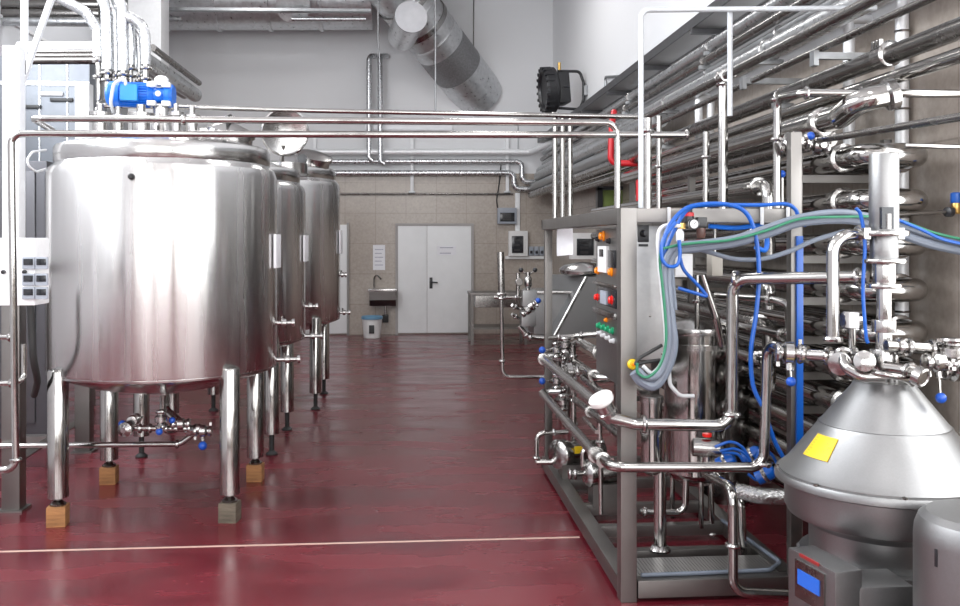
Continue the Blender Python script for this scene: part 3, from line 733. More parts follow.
# riser reaches the tank
valve('blue-handled valve beside the round cap under the nearest tank', P(134, 420, YM + .08), (0, 1, 0), (-1, -.4, -.3), ln=.03, ball=.026)
valve('blue-handled valve on the middle of the manifold under the nearest tank', P(161, 419, YM - .07), (0, 0, 1), (0, -.6, -1), ln=.04, ball=.024)
valve('blue-handled valve just right of the manifold riser, under the nearest tank', P(181, 424, YM), (1, 0, 0), (-.5, -.3, .3), ln=.02, ball=.022)
valve('blue-handled valve with its handle pointing straight down under the nearest tank', P(203, 431, YM - .02), (1, 0, 0), (0, -.1, -1), ln=.05, ball=.03)
# ================================================================= FAR TABLE AND HOPPER
def table():
    Y0, Y1_ = 16.6, 17.4
    a = P(470, 293, Y0); zt = a.z; x0, x1 = a.x, a.x + 2.0
    t = thing('steel_table', 'long stainless work table standing right of the far double door', 'table', ((x0 + x1) / 2, 17, 0))
    MB().box(x0, x1, Y0, Y1_, zt - .05, zt, .006).build('tabletop', FRAME, t)
    MB().box(x0 + .05, x1 - .05, Y0 + .03, Y1_ - .03, .28, .31).build('lower_rail', FRAME, t)
    MB().box(x0 + .1, x0 + 1.0, Y0 + .02, Y0 + .5, zt - .26, zt - .05, .006).build('drawer', DARKPIPE, t)
    for x in (x0 + .04, (x0 + x1) / 2, x1 - .04):
        for y in (Y0 + .04, Y1_ - .04): MB().box(x - .025, x + .025, y - .025, y + .025, 0, zt - .04).build('leg', FRAME, t)
table()
def hopper():
    Y = 9.0
    t = thing('mixing_hopper', 'steel mixing hopper with slanting front and round lid behind the process unit', 'hopper', PZ(585, 440, 0))
    a, b, c, d = P(553, 338, Y), P(586, 277, Y), P(640, 277, Y), P(640, 338, Y)
    MB().prism([a, b, c, d], (-.22, .75, 0)).build('bowl', SEP, t)
    MB().tube([a + V((0, -.01, 0)), b + V((0, -.01, 0))], .018).build('edge_bead', PIPE, t)
    lc = P(582, 270, Y + .3)
    MB().lathe(lc, [(0, -.03), (.20, -.03), (.225, -.01), (.225, .02), (.18, .05), (.05, .075), (0, .075)], (-.05, -.12, 1), 30).build('lid', DOME, t)
    e = P(536, 295, Y); f = P(572, 336, Y)
    MB().box(e.x, f.x, Y + .15, Y + .8, f.z, e.z, .01).build('side_table', SEP, t)
    MB().box(e.x - .02, f.x + .3, Y + .12, Y + .82, e.z, e.z + .03, .006).build('table_rim', CAST, t)
    for x in (P(562, 400, Y + .5).x, d.x - .06):
        for y in (Y + .2, Y + .74): MB().cyl((x, y, 0), (x, y, f.z + .01), .03).build('leg', FRAME, t)
hopper()
# standpipe and dosing device beside the aisle
YS = 7.95
pipe('steel_pipe', 'tall standpipe at the aisle edge bending level to the far post of the unit',
     [P(501.5, 297, YS), P(502.5, 377, YS), P(548, 377, YS)], .017, .07, clamps=((0, .80), (0, .02)))
pipe('steel_pipe', 'thick open pipe stub pointing up on top of the aisle standpipe', [P(500.5, 252, YS), P(501.5, 297, YS)], .030, None, clamps=((0, .93),))
pipe('steel_pipe', 'short level pipe joining the aisle standpipe to the dosing device', [P(494, 297, YS), P(523, 297.5, YS)], .014, None, clamps=((0, .35), (0, .75)))
def dosing():
    Y = YS
    t = thing('dosing_device', 'small pale two-block dosing device with black ball handles by the aisle', 'machine', P(528, 330, Y))
    def b(px0, py0, px1, py1, n, m, d=.14):
        a, c = P(px0, py0, Y), P(px1, py1, Y)
        return MB().box(a.x, c.x, Y - d / 2, Y + d / 2, c.z, a.z, .012).build(n, m, t)
    b(521.5, 290, 536, 306, 'upper_block', SEP); b(520.5, 311, 535, 326, 'lower_block', SEP)
    MB().cyl(P(528, 327, Y), P(528, 272, Y), .02).build('spindle', PIPE, t)
    MB().lathe(P(528, 288, Y), [(.02, 0), (.032, .02), (.032, .08), (.02, .1)], Z1, 14).build('collar', CAST, t)
    for px in (521, 535):
        h = MB().cyl(P(528, 275, Y), P(px, 270.5, Y), .006).build('lever', PIPE, t)
        MB().sphere(P(px, 270, Y), .021).build('ball_grip', BLACK, h, 'black ball grip')
    g = P(519, 282, Y)
    MB().lathe(g, [(.03, .03), (.034, 0), (.034, -.03), (.028, -.035), (0, -.035)], (0, 1, 0), 20).build('gauge', FRAME, t, 'round pressure gauge')
    MB().cyl(P(518, 297, Y), P(518, 273, Y), .018).build('side_tube', PIPE, t)
dosing()
valve('blue-handled valve slanting across the dosing device by the aisle', P(531, 306, YS - .1), (.8, -.2, .6), (.85, -.2, .65), r=.018, ln=.04, ball=.024)
valve('blue-handled valve on the lower block of the dosing device by the aisle', P(528, 311, YS - .1), (-.8, -.2, -.5), (-.5, -.4, -.4), r=.016, ln=.0, ball=.024)
pipe('steel_pipe', 'bent polished pipe with open end below the dosing device by the aisle', [P(519, 326, YS), P(528, 337, YS), P(548, 338.5, YS)], .022, .06, clamps=((0, .8), (1, .1)))
pipe('steel_pipe', 'short upper pipe stub left of the dosing device blocks', [P(512, 305, YS - .05), P(518, 308.5, YS), P(531, 309, YS)], .013, .03, clamps=((0, .5),))
pipe('steel_pipe', 'short lower pipe stub left of the dosing device blocks', [P(512, 314, YS - .05), P(519, 318.5, YS)], .013, .03, clamps=((0, .5),))

# ================================================================= PROCESS UNIT
YF, YB = 4.73, 7.55; SX0, SX1 = 1.094, 2.05; ZTOP = 2.02
sk = thing('process_skid', 'long stainless frame of the process unit along the aisle', 'machine frame', ((SX0 + SX1) / 2, 6.1, 0))
def skb(name, *a, m=FRAME, **k): return MB().box(*a, **k).build(name, m, sk)
skb('base_beam', SX0, SX0 + .09, YF + .09, YB, .02, .11, bev=.006)
skb('base_beam', SX1 - .09, SX1, YF + .09, YB, .02, .11, bev=.006)
skb('base_beam', SX0 + .09, SX1, YF, YF + .08, .02, .11, bev=.006)
skb('base_beam', SX0, SX1, YB - .08, YB + .0, .02, .10, bev=.006)
for y in (5.22, 5.68, 6.15, 6.8): skb('cross_beam', SX0 + .09, SX1 - .09, y, y + .07, .03, .10, bev=.005)
skb('drip_tray', SX0 + .09, SX1 - .09, YF + .08, YF + .36, .085, .105, m=PERF)
skb('post', SX0, SX0 + .084, YF, YF + .09, .0, ZTOP, bev=.006)
skb('post', SX0 + .02, SX0 + .08, YB - .06, YB, .10, ZTOP, bev=.006)
a, b = P(791, 300, YF), P(802, 300, YF)
skb('post', a.x, b.x, YF, YF + .06, .0, P(797, 132, YF).z, bev=.005)
skb('post', SX1 - .06, SX1, YB - .06, YB, .10, ZTOP, bev=.005)
skb('top_beam', SX0 + .0, SX0 + .09, YF + .09, YB, ZTOP - .08, ZTOP, bev=.006)
skb('top_beam', SX0 + .084, SX1, YF + .005, YF + .075, ZTOP - .075, ZTOP - .002, bev=.006)
skb('top_beam', SX0, SX1, YB - .06, YB, ZTOP - .07, ZTOP, bev=.006)
skb('top_beam', SX1 - .06, SX1, YF + .08, YB, ZTOP - .07, ZTOP, bev=.006)
for x, y in ((SX0 + .05, 6.5), (SX0 + .05, 5.4), (SX1 - .04, 5.4), (SX1 - .04, YB - .1)):
    MB().lathe((x, y, 0), [(.04, 0), (.04, .012), (.02, .02), (.02, .03)], Z1, 14).build('foot', RUBBER, sk)

# control cabinet with operator panel
CY0, CY1 = 4.85, 5.78
c0, c1 = P(636.5, 222, CY0), P(668, 360, CY0)
cab = thing('control_cabinet', 'steel control cabinet with lamps and push buttons hung in the front of the process unit', 'control cabinet', ((c0.x + c1.x) / 2, 5.3, c1.z))
MB().box(c0.x, c1.x, CY0, CY1, c1.z, c0.z - .02, .008).build('housing', mat('cabinet_steel', (.34, .34, .34), .4, .9, 30, .05), cab)
px0 = 1.185
za, zb = PX(622, 226, px0).z, PX(600, 373, px0).z
MB().box(px0, px0 + .035, 5.0, CY1 + .02, zb, 1.92, .006).build('operator_panel', mat('panel_steel', (.22, .215, .21), .32, .9, 20, .08), cab)
def onp(px, py): return PX(px, py, px0)
def lamp(px, py, m, name='push_button', r=.022, ln=.035, lab=None):
    p = onp(px, py); r *= .78; ln *= .6
    MB().lathe(p, [(r * 1.35, 0), (r * 1.35, .008), (r, .01), (r, ln * .8), (r * .8, ln), (0, ln + .004)], (-1, 0, 0), 16).build(name, m, cab, lab)
lamp(604, 236, ORANGE, 'signal_lamp', .030, .05, 'large amber lamp at the top of the panel')
lamp(598.5, 270.5, ORANGE, 'signal_lamp', .024, .04, 'amber lamp'); lamp(612, 272, ORANGE, 'signal_lamp', .026, .04, 'amber lamp')
lamp(598.5, 297, REDL, 'push_button', .024, .045, 'red push button'); lamp(613, 300, REDL, 'push_button', .028, .045, 'red push button')
lamp(607, 320, ORANGE, 'signal_lamp', .014, .03, 'tiny amber lamp')
for px, py in ((600, 325.5), (604.3, 327.3), (608.6, 329), (613, 331)): lamp(px, py, GREEN, 'push_button', .020, .04, 'green push button')
for px, py in ((601, 333), (605, 335.5), (609.5, 338), (614, 341)): lamp(px, py, WHITEC, 'selector_switch', .015, .045, 'pale selector switch')
for px, py in ((599, 239), (610, 241)): lamp(px, py, BLACK, 'selector_switch', .017, .04, 'black selector switch')
def pbox(px0_, py0, px1_, py1, name, m, d, lab=None, par=None):
    a, b = onp(px0_, py0), onp(px1_, py1)
    y0, y1 = min(a.y, b.y), max(a.y, b.y); zz0, zz1 = min(a.z, b.z), max(a.z, b.z)
    return MB().box(px0 - d, px0, y0, y1, zz0, zz1, .005).build(name, m, par or cab, lab)
rc = pbox(601, 246, 609.5, 273, 'recorder', PLAST, .022, 'white recorder module')
pbox(603, 249, 607, 257, 'recorder_window', DARK, .025, None, rc)
pbox(597, 283, 619, 285.5, 'ledge', CAST, .03); pbox(603, 290, 609, 305, 'display', GREYP, .02); pbox(597, 312, 619, 314, 'ledge', CAST, .03)
pbox(599, 286, 617, 309, 'inset_frame', DARK, .008, 'dark inset panel')
pbox(609.5, 250, 616, 268, 'inset_frame', DARK, .012, 'dark display strip')
# rotary switch on the side facing the camera
s0, s1 = P(637.5, 225, CY0), P(648.5, 242, CY0)
MB().box(s0.x, s1.x, CY0 - .012, CY0, s1.z, s0.z, .003).build('switch_plate', BLACK, cab)
q = (s0 + s1) / 2; MB().lathe((q.x, CY0 - .012, q.z), [(.02, 0), (.018, .02), (.012, .026), (.012, .045), (0, .046)], (0, -1, 0), 16).build('main_switch', BLACK, cab, 'black rotary main switch')
s0, s1 = P(638.5, 244, CY0), P(648, 246.5, CY0)
MB().box(s0.x, s1.x, CY0 - .004, CY0, s1.z, s0.z).build('name_plate', BLACK, cab)
for px, py in ((650, 316), (662, 354), (646, 354)):
    q = P(px, py, CY0); MB().lathe(q, [(.006, 0), (.006, .004), (0, .006)], (0, -1, 0), 8).build('cabinet_screw', DARKPIPE, cab)
q = P(632, 364, YF)
t = thing('stop_button', 'round yellow button on the front post of the process unit', 'button', q)
MB().lathe(q, [(.022, 0), (.027, .006), (.027, .02), (.02, .03), (0, .032)], (0, -1, 0), 20).build('cap', YEL, t)
MB().lathe(q, [(.009, .03), (.009, .036), (0, .037)], (0, -1, 0), 12).build('center', ORANGE, t)
# terminal box right of the cabinet
a, b = P(673, 254, 4.95), P(693, 277, 4.95)
t = thing('junction_box', 'pale grey junction box behind the cable bundle next to the control cabinet', 'electrical box', (a.x, 5, b.z))
MB().box(a.x, b.x, 4.95, 5.05, b.z, a.z, .006).build('housing', PLAST, t)
MB().box(a.x + .01, b.x - .01, 4.94, 4.95, b.z + .01, a.z - .01, .004).build('lid', WPAINT, t)
MB().box(a.x, a.x + .05, 5.05, 5.09, b.z, 1.95).build('mount_bar', FRAME, t)
a, b = P(712, 254, 5.3), P(723, 276, 5.3)
t = thing('junction_box', 'small beige box hanging below the air regulator inside the process unit', 'electrical box', (a.x, 5.3, b.z))
MB().box(a.x, b.x, 5.3, 5.4, b.z, a.z, .008).build('housing', mat('beige_plastic', (.45, .42, .37), .45), t)
MB().cyl(((a.x + b.x) / 2, 5.35, a.z), ((a.x + b.x) / 2, 5.35, 1.96), .012).build('hanger', PIPE, t)
# paper sheet hanging on the frame
mb = MB(); n = 10; g = []
for i in range(n + 1):
    f = i / n; y = 219 + 37 * f; bow = .03 * math.sin(f * PI) - .02 * f
    g.append([P(558 + 13.5 * k - 1.5 * f + (2.5 * f if k else 0) + (2 * f * (1 - f) * 3 if k else 0), y - 1.5 * k, 7.25) + V((0, bow + .01 * math.sin(k * PI), 0)) for k in (0, .5, 1)])
vs = [[mb.bm.verts.new(p) for p in r] for r in g]; vb = [[mb.bm.verts.new(p + V((0, .002, 0))) for p in r] for r in g]
for i in range(n):
    for k in (0, 1):
        mb.bm.faces.new((vs[i][k], vs[i][k + 1], vs[i + 1][k + 1], vs[i + 1][k])); mb.bm.faces.new((vb[i][k], vb[i + 1][k], vb[i + 1][k + 1], vb[i][k + 1]))
    mb.bm.faces.new((vs[i][0], vs[i + 1][0], vb[i + 1][0], vb[i][0])); mb.bm.faces.new((vs[i][2], vb[i][2], vb[i + 1][2], vs[i + 1][2]))
for r in (0, n):
    for k in (0, 1): mb.bm.faces.new((vs[r][k], vb[r][k], vb[r][k + 1], vs[r][k + 1]))
tag(mb.build('paper_sheet', PAPER), 'white paper sheet hanging from the top beam of the process unit', 'paper')

# vessels inside the frame
def vessel(px0_, px1_, ytop, ybot, Y, label, rings, m=DARKPIPE, lid=True, legs=True):
    a, b = P(px0_, 400, Y), P(px1_, 400, Y); r = (b.x - a.x) / 2; x = (a.x + b.x) / 2
    zt, zb = P((px0_ + px1_) / 2, ytop, Y).z, P((px0_ + px1_) / 2, ybot, Y).z
    t = thing('pressure_vessel', label, 'vessel', (x, Y, zb))
    MB().lathe((x, Y, 0), [(0, zb - r * .5), (r * .5, zb - r * .42), (r * .9, zb - r * .15), (r, zb), (r, zt)], Z1, 36).build('shell', m, t)
    for z in rings:
        z = P((px0_ + px1_) / 2, z, Y).z
        MB().lathe((x, Y, z), [(r * .98, -.018), (r * 1.10, -.016), (r * 1.10, .016), (r * .98, .018)], Z1, 36).build('clamp_ring', CAST, t)
    if lid: MB().lathe((x, Y, zt), [(r * 1.12, -.02), (r * 1.14, .0), (r * 1.12, .02), (r * .7, .05), (r * .2, .08), (0, .08)], Z1, 36).build('lid', CAST, t)
    if legs:
        for k in range(3):
            th = 2 * PI * k / 3 + .5; p = V((x + r * .75 * math.cos(th), Y + r * .75 * math.sin(th), 0))
            MB().cyl(p + Z1 * .10, p + Z1 * (zb - r * .2), .016).build('leg', PIPE, t)
    return t
vessel(665, 724, 330, 470, 5.75, 'wide dark steel vessel with flanged lid inside the process unit', (345,), m=PIPE)
vessel(700, 748, 345, 500, 6.6, 'second steel vessel behind the wide one inside the process unit', (365,), m=DARKPIPE)
vessel(641, 662, 397, 470, 5.12, 'slim steel column vessel with clamp rings behind the front post', (399, 430), m=PIPE, lid=False, legs=False)
p0, p1 = P(660, 470, 5.2), P(661, 559, 5.2)
t = thing('column_stand', 'thick polished upright tube with round foot carrying the slim column vessel', 'support tube', (p1.x, 5.2, .1))
MB().cyl((p0.x, 5.2, .105), (p0.x, 5.2, p0.z), .036, seg=20).build('tube', PIPE, t)
MB().lathe((p0.x, 5.2, .105), [(.06, 0), (.06, .01), (.045, .03), (.036, .035)], Z1, 20).build('foot', CAST, t)
# tall pipe through the lid of the wide vessel
pipe('steel_pipe', 'slim upright pipe standing on the lid of the wide vessel', [P(697, 275, 5.6), P(697, 340, 5.6)], .016, None, clamps=((0, .98), (0, .4)))
pipe('steel_pipe', 'slanting steel tube leaning against the wide vessel', [P(702, 275, 5.2), P(716, 318, 5.2), P(722, 345, 5.25)], .022, .1)
pipe('steel_pipe', 'bent tube hanging before the wide vessel below the cable loops', [P(668, 358, 5.0), P(670, 385, 5.0), P(680, 396, 5.0), P(694, 396, 5.0)], .011, .05, WHITEC)

# pipes in front
YP = 4.58
pipe('steel_pipe', 'large bright pipe from the white-capped valve bending up to the separator column',
     [P(612, 418, YP + .05), P(636, 424, YP), P(732, 426, YP), P(732.5, 279, YP), P(868, 277, 4.15)], .030, .085, clamps=((1, .08), (2, .08), (3, .03), (3, .93)), seg=16)
pipe('steel_pipe', 'lower bright pipe across the front post bending up to the blue-handled valve of the separator',
     [P(594, 452, YP + .45), P(612, 467, YP), P(764, 467.5, YP - .05), P(767, 343, YP - .05), P(790, 351, YP - .25)], .026, .075, clamps=((0, .5), (2, .03)), seg=16)
pipe('steel_pipe', 'bent pipe dropping from the vessels in front of the base beam, towards the separator',
     [P(706, 474, YP + .5), P(733, 488, YP - .02), P(733, 592, YP - .02), P(800, 595, YP - .02)], .025, .08, clamps=((1, .55),), seg=16)
pipe('steel_pipe', 'second bent drop pipe behind the one nearest the separator', [P(712, 470, YP + .85), P(741, 500, YP + .6), P(743, 562, YP + .6)], .024, .08, clamps=((1, .97),))
pipe('steel_pipe', 'thin upright pipe under the vessels on the second cross beam', [P(711, 478, 5.7), P(712, 535, 5.7)], .017, None, clamps=((0, .98),))
pipe('steel_pipe', 'low elbow pipe under the wide vessel', [P(640, 512, 5.4), P(685, 513, 5.4), P(686, 480, 5.4)], .020, .06, clamps=((0, .1),))
pipe('steel_pipe', 'thin upright rod from the lower side pipe down to the base beam', [P(600.5, 462, 5.4), P(601, 514, 5.4)], .013)
# white capped valve
t = thing('white_capped_valve', 'valve with a round white cap tilted towards the aisle on the side pipe', 'valve', P(612, 420, YP))
c = P(601, 399, YP + .05); e = P(613, 418, YP + .05); ax = (c - e).normalized(); ax = (ax + V((-.1, -.22, .35))).normalized()
MB().lathe(c, [(0, -.03), (.045, -.03), (.060, -.02), (.064, -.012), (.064, .010), (.056, .018), (0, .024)], ax, 30).build('cap', CUSH, t, 'round white cap')
MB().lathe(c - ax * .02, [(.042, 0), (.042, -.05), (.050, -.055), (.050, -.07), (.038, -.075), (.032, -.11), (0, -.11)], ax, 24).build('valve_body', CAST, t)
# side pipes along the aisle face
pipe('steel_pipe', 'upper dull pipe slanting along the aisle side of the process unit to the white-capped valve', [P(562, 357, 7.3), P(541, 357, 7.4), P(606, 412, 4.72)], .032, .06, SIDEP, clamps=((1, .06),), seg=14)
pipe('steel_pipe', 'lower dull pipe slanting along the aisle side of the process unit below the white-capped valve', [P(562, 392, 7.3), P(541, 392, 7.4), P(602, 462, 4.78)], .030, .06, SIDEP, clamps=((1, .93),), seg=14)
pipe('steel_pipe', 'short thick pipe inside the frame under the hopper, upper one', [P(574, 345, 7.2), P(580, 342, 7.0), P(600, 353, 5.9)], .03, .05, PIPE, clamps=((1, .95),))
pipe('steel_pipe', 'short thick pipe inside the frame under the hopper, lower one', [P(572, 360, 7.2), P(597, 378, 6.0), P(625, 378, 5.9)], .03, .06, PIPE, clamps=((0, .9),))
pipe('steel_pipe', 'slanting pipe inside the frame just above the white-capped valve', [P(583, 377, 6.6), P(606, 397, 5.6)], .026, None, DARKPIPE)
pipe('steel_pipe', 'slanting pipe inside the frame behind the lower side pipe', [P(575, 400, 6.8), P(603, 421, 5.6), P(625, 440, 5.2)], .026, None, DARKPIPE, clamps=((0, .6),))
pipe('steel_pipe', 'thin bright stub inside the frame below the slanting pipes', [P(584, 418, 6.2), P(597, 432, 5.7)], .014)
pipe('steel_pipe', 'upright pipe with clamps at the far end of the side pipes', [P(573, 345, 7.0), P(574, 455, 7.0)], .022, None, clamps=((0, .1), (0, .3), (0, .5), (0, .72)))
pipe('steel_pipe', 'second upright pipe next to the clamped one at the far end', [P(599, 405, 6.0), P(600, 448, 6.0)], .018, None, clamps=((0, .1), (0, .85)))
pipe('steel_pipe', 'level pipe with two clamps under the hopper, along the far end of the frame', [P(548, 338, 7.1), P(575, 336, 7.1), P(598, 334, 7.0)], .018, .05, clamps=((0, .4), (1, .3)))
pipe('steel_pipe', 'level pipe between the two side pipes at the far end, upper', [P(541, 358.5, 7.42), P(566, 359, 7.3)], .02, None, clamps=((0, .45), (0, .9)))
pipe('steel_pipe', 'level pipe between the two side pipes at the far end, lower', [P(542, 391, 7.42), P(566, 390, 7.3)], .018, None, clamps=((0, .45), (0, .9)))
valve('upper blue-handled valve at the unit\'s far end, grip pointing to the aisle', P(557, 350, 7.2), Z1, (-1, -.12, .02), ln=.07, ball=.027)
valve('lower blue-handled valve at the unit\'s far end, grip pointing to the aisle', P(557, 381, 7.2), Z1, (-1, -.12, .02), ln=.07, ball=.027)
for k, (px, py, Y, lab) in enumerate(((566, 345, 7.0, 'uppermost, beneath the hopper'), (569, 368, 6.9, 'between the two side pipes'), (563, 402, 7.0, 'just below the lower side pipe'), (570, 372, 6.4, 'behind the upper side pipe'))):
    valve('clamped valve without ball grip at the unit\'s far end, ' + lab, P(px, py, Y), (Z1, X1, Z1, X1)[k], (-1, -.2, .3), r=.026, ln=0)
# pump at the far end
pipe('steel_pipe', 'pump inlet pipe looping out over the aisle floor at the far foot of the unit', [P(568, 432, 6.9), P(536.5, 433, 6.9), P(536.5, 462, 6.9)], .018, .06, clamps=((0, .45), (1, .85)))
def pump():
    Y = 6.9; c = P(563, 462, Y)
    t = thing('pump', 'small centrifugal pump with yellow sticker low inside the far end of the unit', 'pump', (c.x, Y, .1))
    MB().lathe(P(561, 454, Y), [(0, -.05), (.10, -.05), (.11, -.03), (.11, .03), (.09, .05), (.05, .06)], (-.8, -.5, 0), 26).build('pump_housing', CAST, t)
    a = P(563, 454, Y); d = V((.9, .25, 0)).normalized()
    MB().lathe(a, [(.05, 0), (.085, .05), (.085, .30), (.07, .33), (0, .33)], d, 22).build('motor', DARKPIPE, t)
    MB().hexa(a + d * .15 + V((-.02, -.085, .04)), (d, Y1, Z1), (.10, .02, .05)).build('sticker', YEL, t, 'yellow sticker')
    MB().tube([P(537, 462, Y), P(553, 462, Y - .02), P(559, 456, Y - .03)], .022, .04).build('suction_pipe', PIPE, t)
    MB().box(a.x - .02, a.x + .26, Y - .1, Y + .12, .1, a.z - .06).build('pump_foot', FRAME, t)
pump()
def pump2():
    Y = 6.2; c = P(580, 474, Y)
    t = thing('pump', 'second pump low in the frame with level inlet pipe, nearer the camera', 'pump', (c.x, Y, .1))
    MB().lathe(P(592, 473, Y), [(0, -.05), (.08, -.05), (.09, -.03), (.09, .03), (.07, .05), (.05, .06)], (-1, -.2, 0), 24).build('pump_housing', CAST, t)
    MB().lathe(P(594, 473, Y), [(.05, 0), (.075, .04), (.075, .26), (0, .28)], (1, .2, 0), 20).build('motor', DARKPIPE, t)
    MB().tube([P(569, 474, Y), P(590, 473, Y)], .02).build('suction_pipe', PIPE, t)
    clamp_on(t, P(570, 474, Y), X1, .022); clamp_on(t, P(575, 474, Y), X1, .022)
    MB().tube([P(583, 466, Y), P(583, 452, Y), P(590, 446, Y)], .02, .03).build('outlet_pipe', PIPE, t)
    q = P(594, 473, Y); MB().box(q.x - .02, q.x + .2, Y - .08, Y + .1, .09, q.z - .06).build('pump_foot', FRAME, t)
pump2()
# pneumatic valves low behind the front pipes
t = thing('pneumatic_valve', 'pale pneumatic valve with small red cap low inside the unit', 'valve', P(707, 470, 5.0))
a, b = P(692, 437, 5.05), P(722, 456, 5.05)
MB().lathe((a + b) / 2 - X1 * .09, [(.03, 0), (.05, .01), (.05, .15), (.03, .17), (0, .17)], (1, -.2, -.05), 20).build('actuator', SIDEP, t)
MB().lathe(P(707, 437, 5.03), [(.02, 0), (.026, .005), (.026, .02), (0, .024)], Z1, 14).build('cap', REDL, t, 'red cap')
MB().tube([P(707, 456, 5.05), P(707, 474, 5.05)], .026).build('valve_body', CAST, t)
clamp_on(t, P(707, 466, 5.05), Z1, .03)
for k, (px, py, Y, lab) in enumerate(((726, 462, 4.9, 'left of the bright rising pipe'), (752, 455, 4.95, 'right of the bright rising pipe'), (765, 474, 4.7, 'beside the rim of the separator'))):
    t = thing('valve_actuator', 'bright blue valve actuator among the air hoses, ' + lab, 'actuator', P(px, py + 8, Y))
    MB().lathe(P(px, py, Y), [(.02, -.05), (.04, -.045), (.04, .03), (.028, .05), (0, .05)], (.6, -.3, .4), 16).build('actuator_body', BHOSE, t)
    MB().lathe(P(px, py, Y), [(.044, -.01), (.048, 0), (.044, .01)], (.6, -.3, .4), 16).build('band', CAST, t)
pipe('hose', 'crumpled foil-wrapped hose on the base behind the separator', [P(735, 490, 5.05), P(760, 496, 5.0), P(800, 497, 5.0)], .045, .2, FOIL, cat='hose')
pipe('hose', 'pale blue hose lying across the drip tray of the frame', [PZ(641, 575, .12), PZ(700, 573, .12), PZ(770, 570, .12), PZ(780, 562, .12), PZ(745, 537, .12), PZ(722, 520, .12)], .011, .06, CABLE, cat='hose')

# ---------------------------------------------------------------- risers on top of the unit
def riser(px, ptop, Y, r, lab, pb=208, m=None, cl=((0, .02),)):
    a = P(px, ptop, Y); b = V((a.x, Y, ZTOP - .01))
    pipe('steel_pipe', lab, [a, b], r, None, m, clamps=cl, group=None)
riser(647.5, 118, 5.3, .026, 'upright pipe crossing the long hall pipe just right of the white conduit', cl=((0, .14),))
riser(659, 116, 6.3, .020, 'slim upright pipe on the unit between the white conduit and the tee', cl=((0, .5),))
riser(706, 132, 6.0, .022, 'slim upright pipe standing among the wall pipes behind the tall riser', cl=((0, .3),))
riser(723, 82, fx and 5.62, .030, 'tall bright riser from the unit up to the dark slim pipe', cl=((0, .02),))
pipe('steel_pipe', 'upright pipe bending level towards the side wall above the valve with a blue grip', [P(777, 208, 4.95), P(777, 98, 4.95), P(803, 93, 4.7), P(971, 93.5, 4.56)], .022, .06, clamps=((0, .98), (0, .62), (2, .02), (2, .35)))
pipe('white_conduit', 'white pipe rising from the unit, then running level high towards the side wall', [P(641, 208, 5.0), P(641, 10, 5.0), P(876, 8, 5.0)], .015, .045, CONDUIT)
pipe('white_conduit', 'white pipe hanging down from the high level white pipe', [P(730, 10, 5.03), P(730, 116, 5.03)], .015, None, CONDUIT)
t = thing('level_valve', 'blue ball grip on a short upright spindle above the unit frame', 'valve', P(782, 208, 5.05))
MB().cyl(P(782, 208, 5.05), P(782, 178, 5.05), .012).build('spindle', PIPE, t); MB().sphere(P(782, 174, 5.05), .021).build('ball_grip', BLUE, t)
pipe('conduit', 'thin grey conduit bending round on the far side wall beyond the floodlight', [PX(605.5, 110, XR - .03), PX(605.5, 77, XR - .03), PX(640, 75, XR - .03)], .02, .05, GALV)
# ================================================================= PIPE RUNS ON THE SIDE WALL
def run(px, py, X, r, label, y0=2.2, y1=18.3, m=None, brackets=(), name='wall_pipe', cat='pipe'):
    q = PX(px, py, X)
    t = thing(name, label, cat, (X, y1, q.z - r), None)
    MB().tube([(X, y0, q.z), (X, y1, q.z)], r, seg=14).build('tube', m or DARKPIPE, t)
    for y in brackets:
        MB().box(X - r - .02, X + r + .02, y - .02, y + .02, q.z - r - .03, q.z - r + .005, .003).build('saddle', GALV, t)
        MB().ring((X, y, q.z), Y1, r + .004, .008, 18, 6).build('pipe_ring', CAST, t)
    return q.z
tz = PX(680, 48, 2.75).z
t = thing('cable_tray', 'perforated cable tray highest of the runs on the side wall', 'cable tray', (2.75, 10, tz))
MB().box(2.60, 2.615, 2.5, 18.5, tz, tz + .09).build('side_rail', TRAY, t); MB().box(2.885, 2.90, 2.5, 18.5, tz, tz + .09).build('side_rail', TRAY, t)
MB().box(2.615, 2.885, 2.5, 18.5, tz, tz + .006).build('tray_floor', PERF, t)
for i in range(9):
    y = 3.0 + i * 1.8; MB().box(2.6, XR, y, y + .05, tz - .05, tz).build('support_arm', TRAY, t)
for k, (x, r) in enumerate(((2.66, .022), (2.71, .018), (2.76, .022), (2.82, .018))):
    pipe('cable', 'dark cable lying in the high cable tray, %s' % ('outermost', 'second from the outside', 'third from the outside', 'nearest the wall')[k], [(x, 2.6, tz + .006 + r), (x, 18.4, tz + .006 + r)], r, None, (RUBBER, GREYP)[k % 2], cat='cable', group='cables in the high tray', seg=8)
run(676, 69, 2.72, .055, 'foil-clad pipe just under the high cable tray on the side wall', m=INSUL, brackets=(5.2, 8.2, 11.2))
run(708, 60, 2.66, .04, 'second pipe under the high cable tray, slim and dull', m=DARKPIPE, brackets=(5.2, 8.2, 11.2))
run(703, 76, 2.70, .045, 'third pipe under the high cable tray, with wall saddles', m=GALV, brackets=(5.0, 6.6, 8.2, 11.2))
run(713, 80, 2.62, .075, 'broad foil-clad pipe in the middle of the upper wall runs', m=INSUL, brackets=(4.6, 6.6, 9.2))
run(825, 47, 2.45, .022, 'thin pipe resting on angle brackets under the dark slim pipe', y0=3.0, y1=12, m=DARKPIPE)
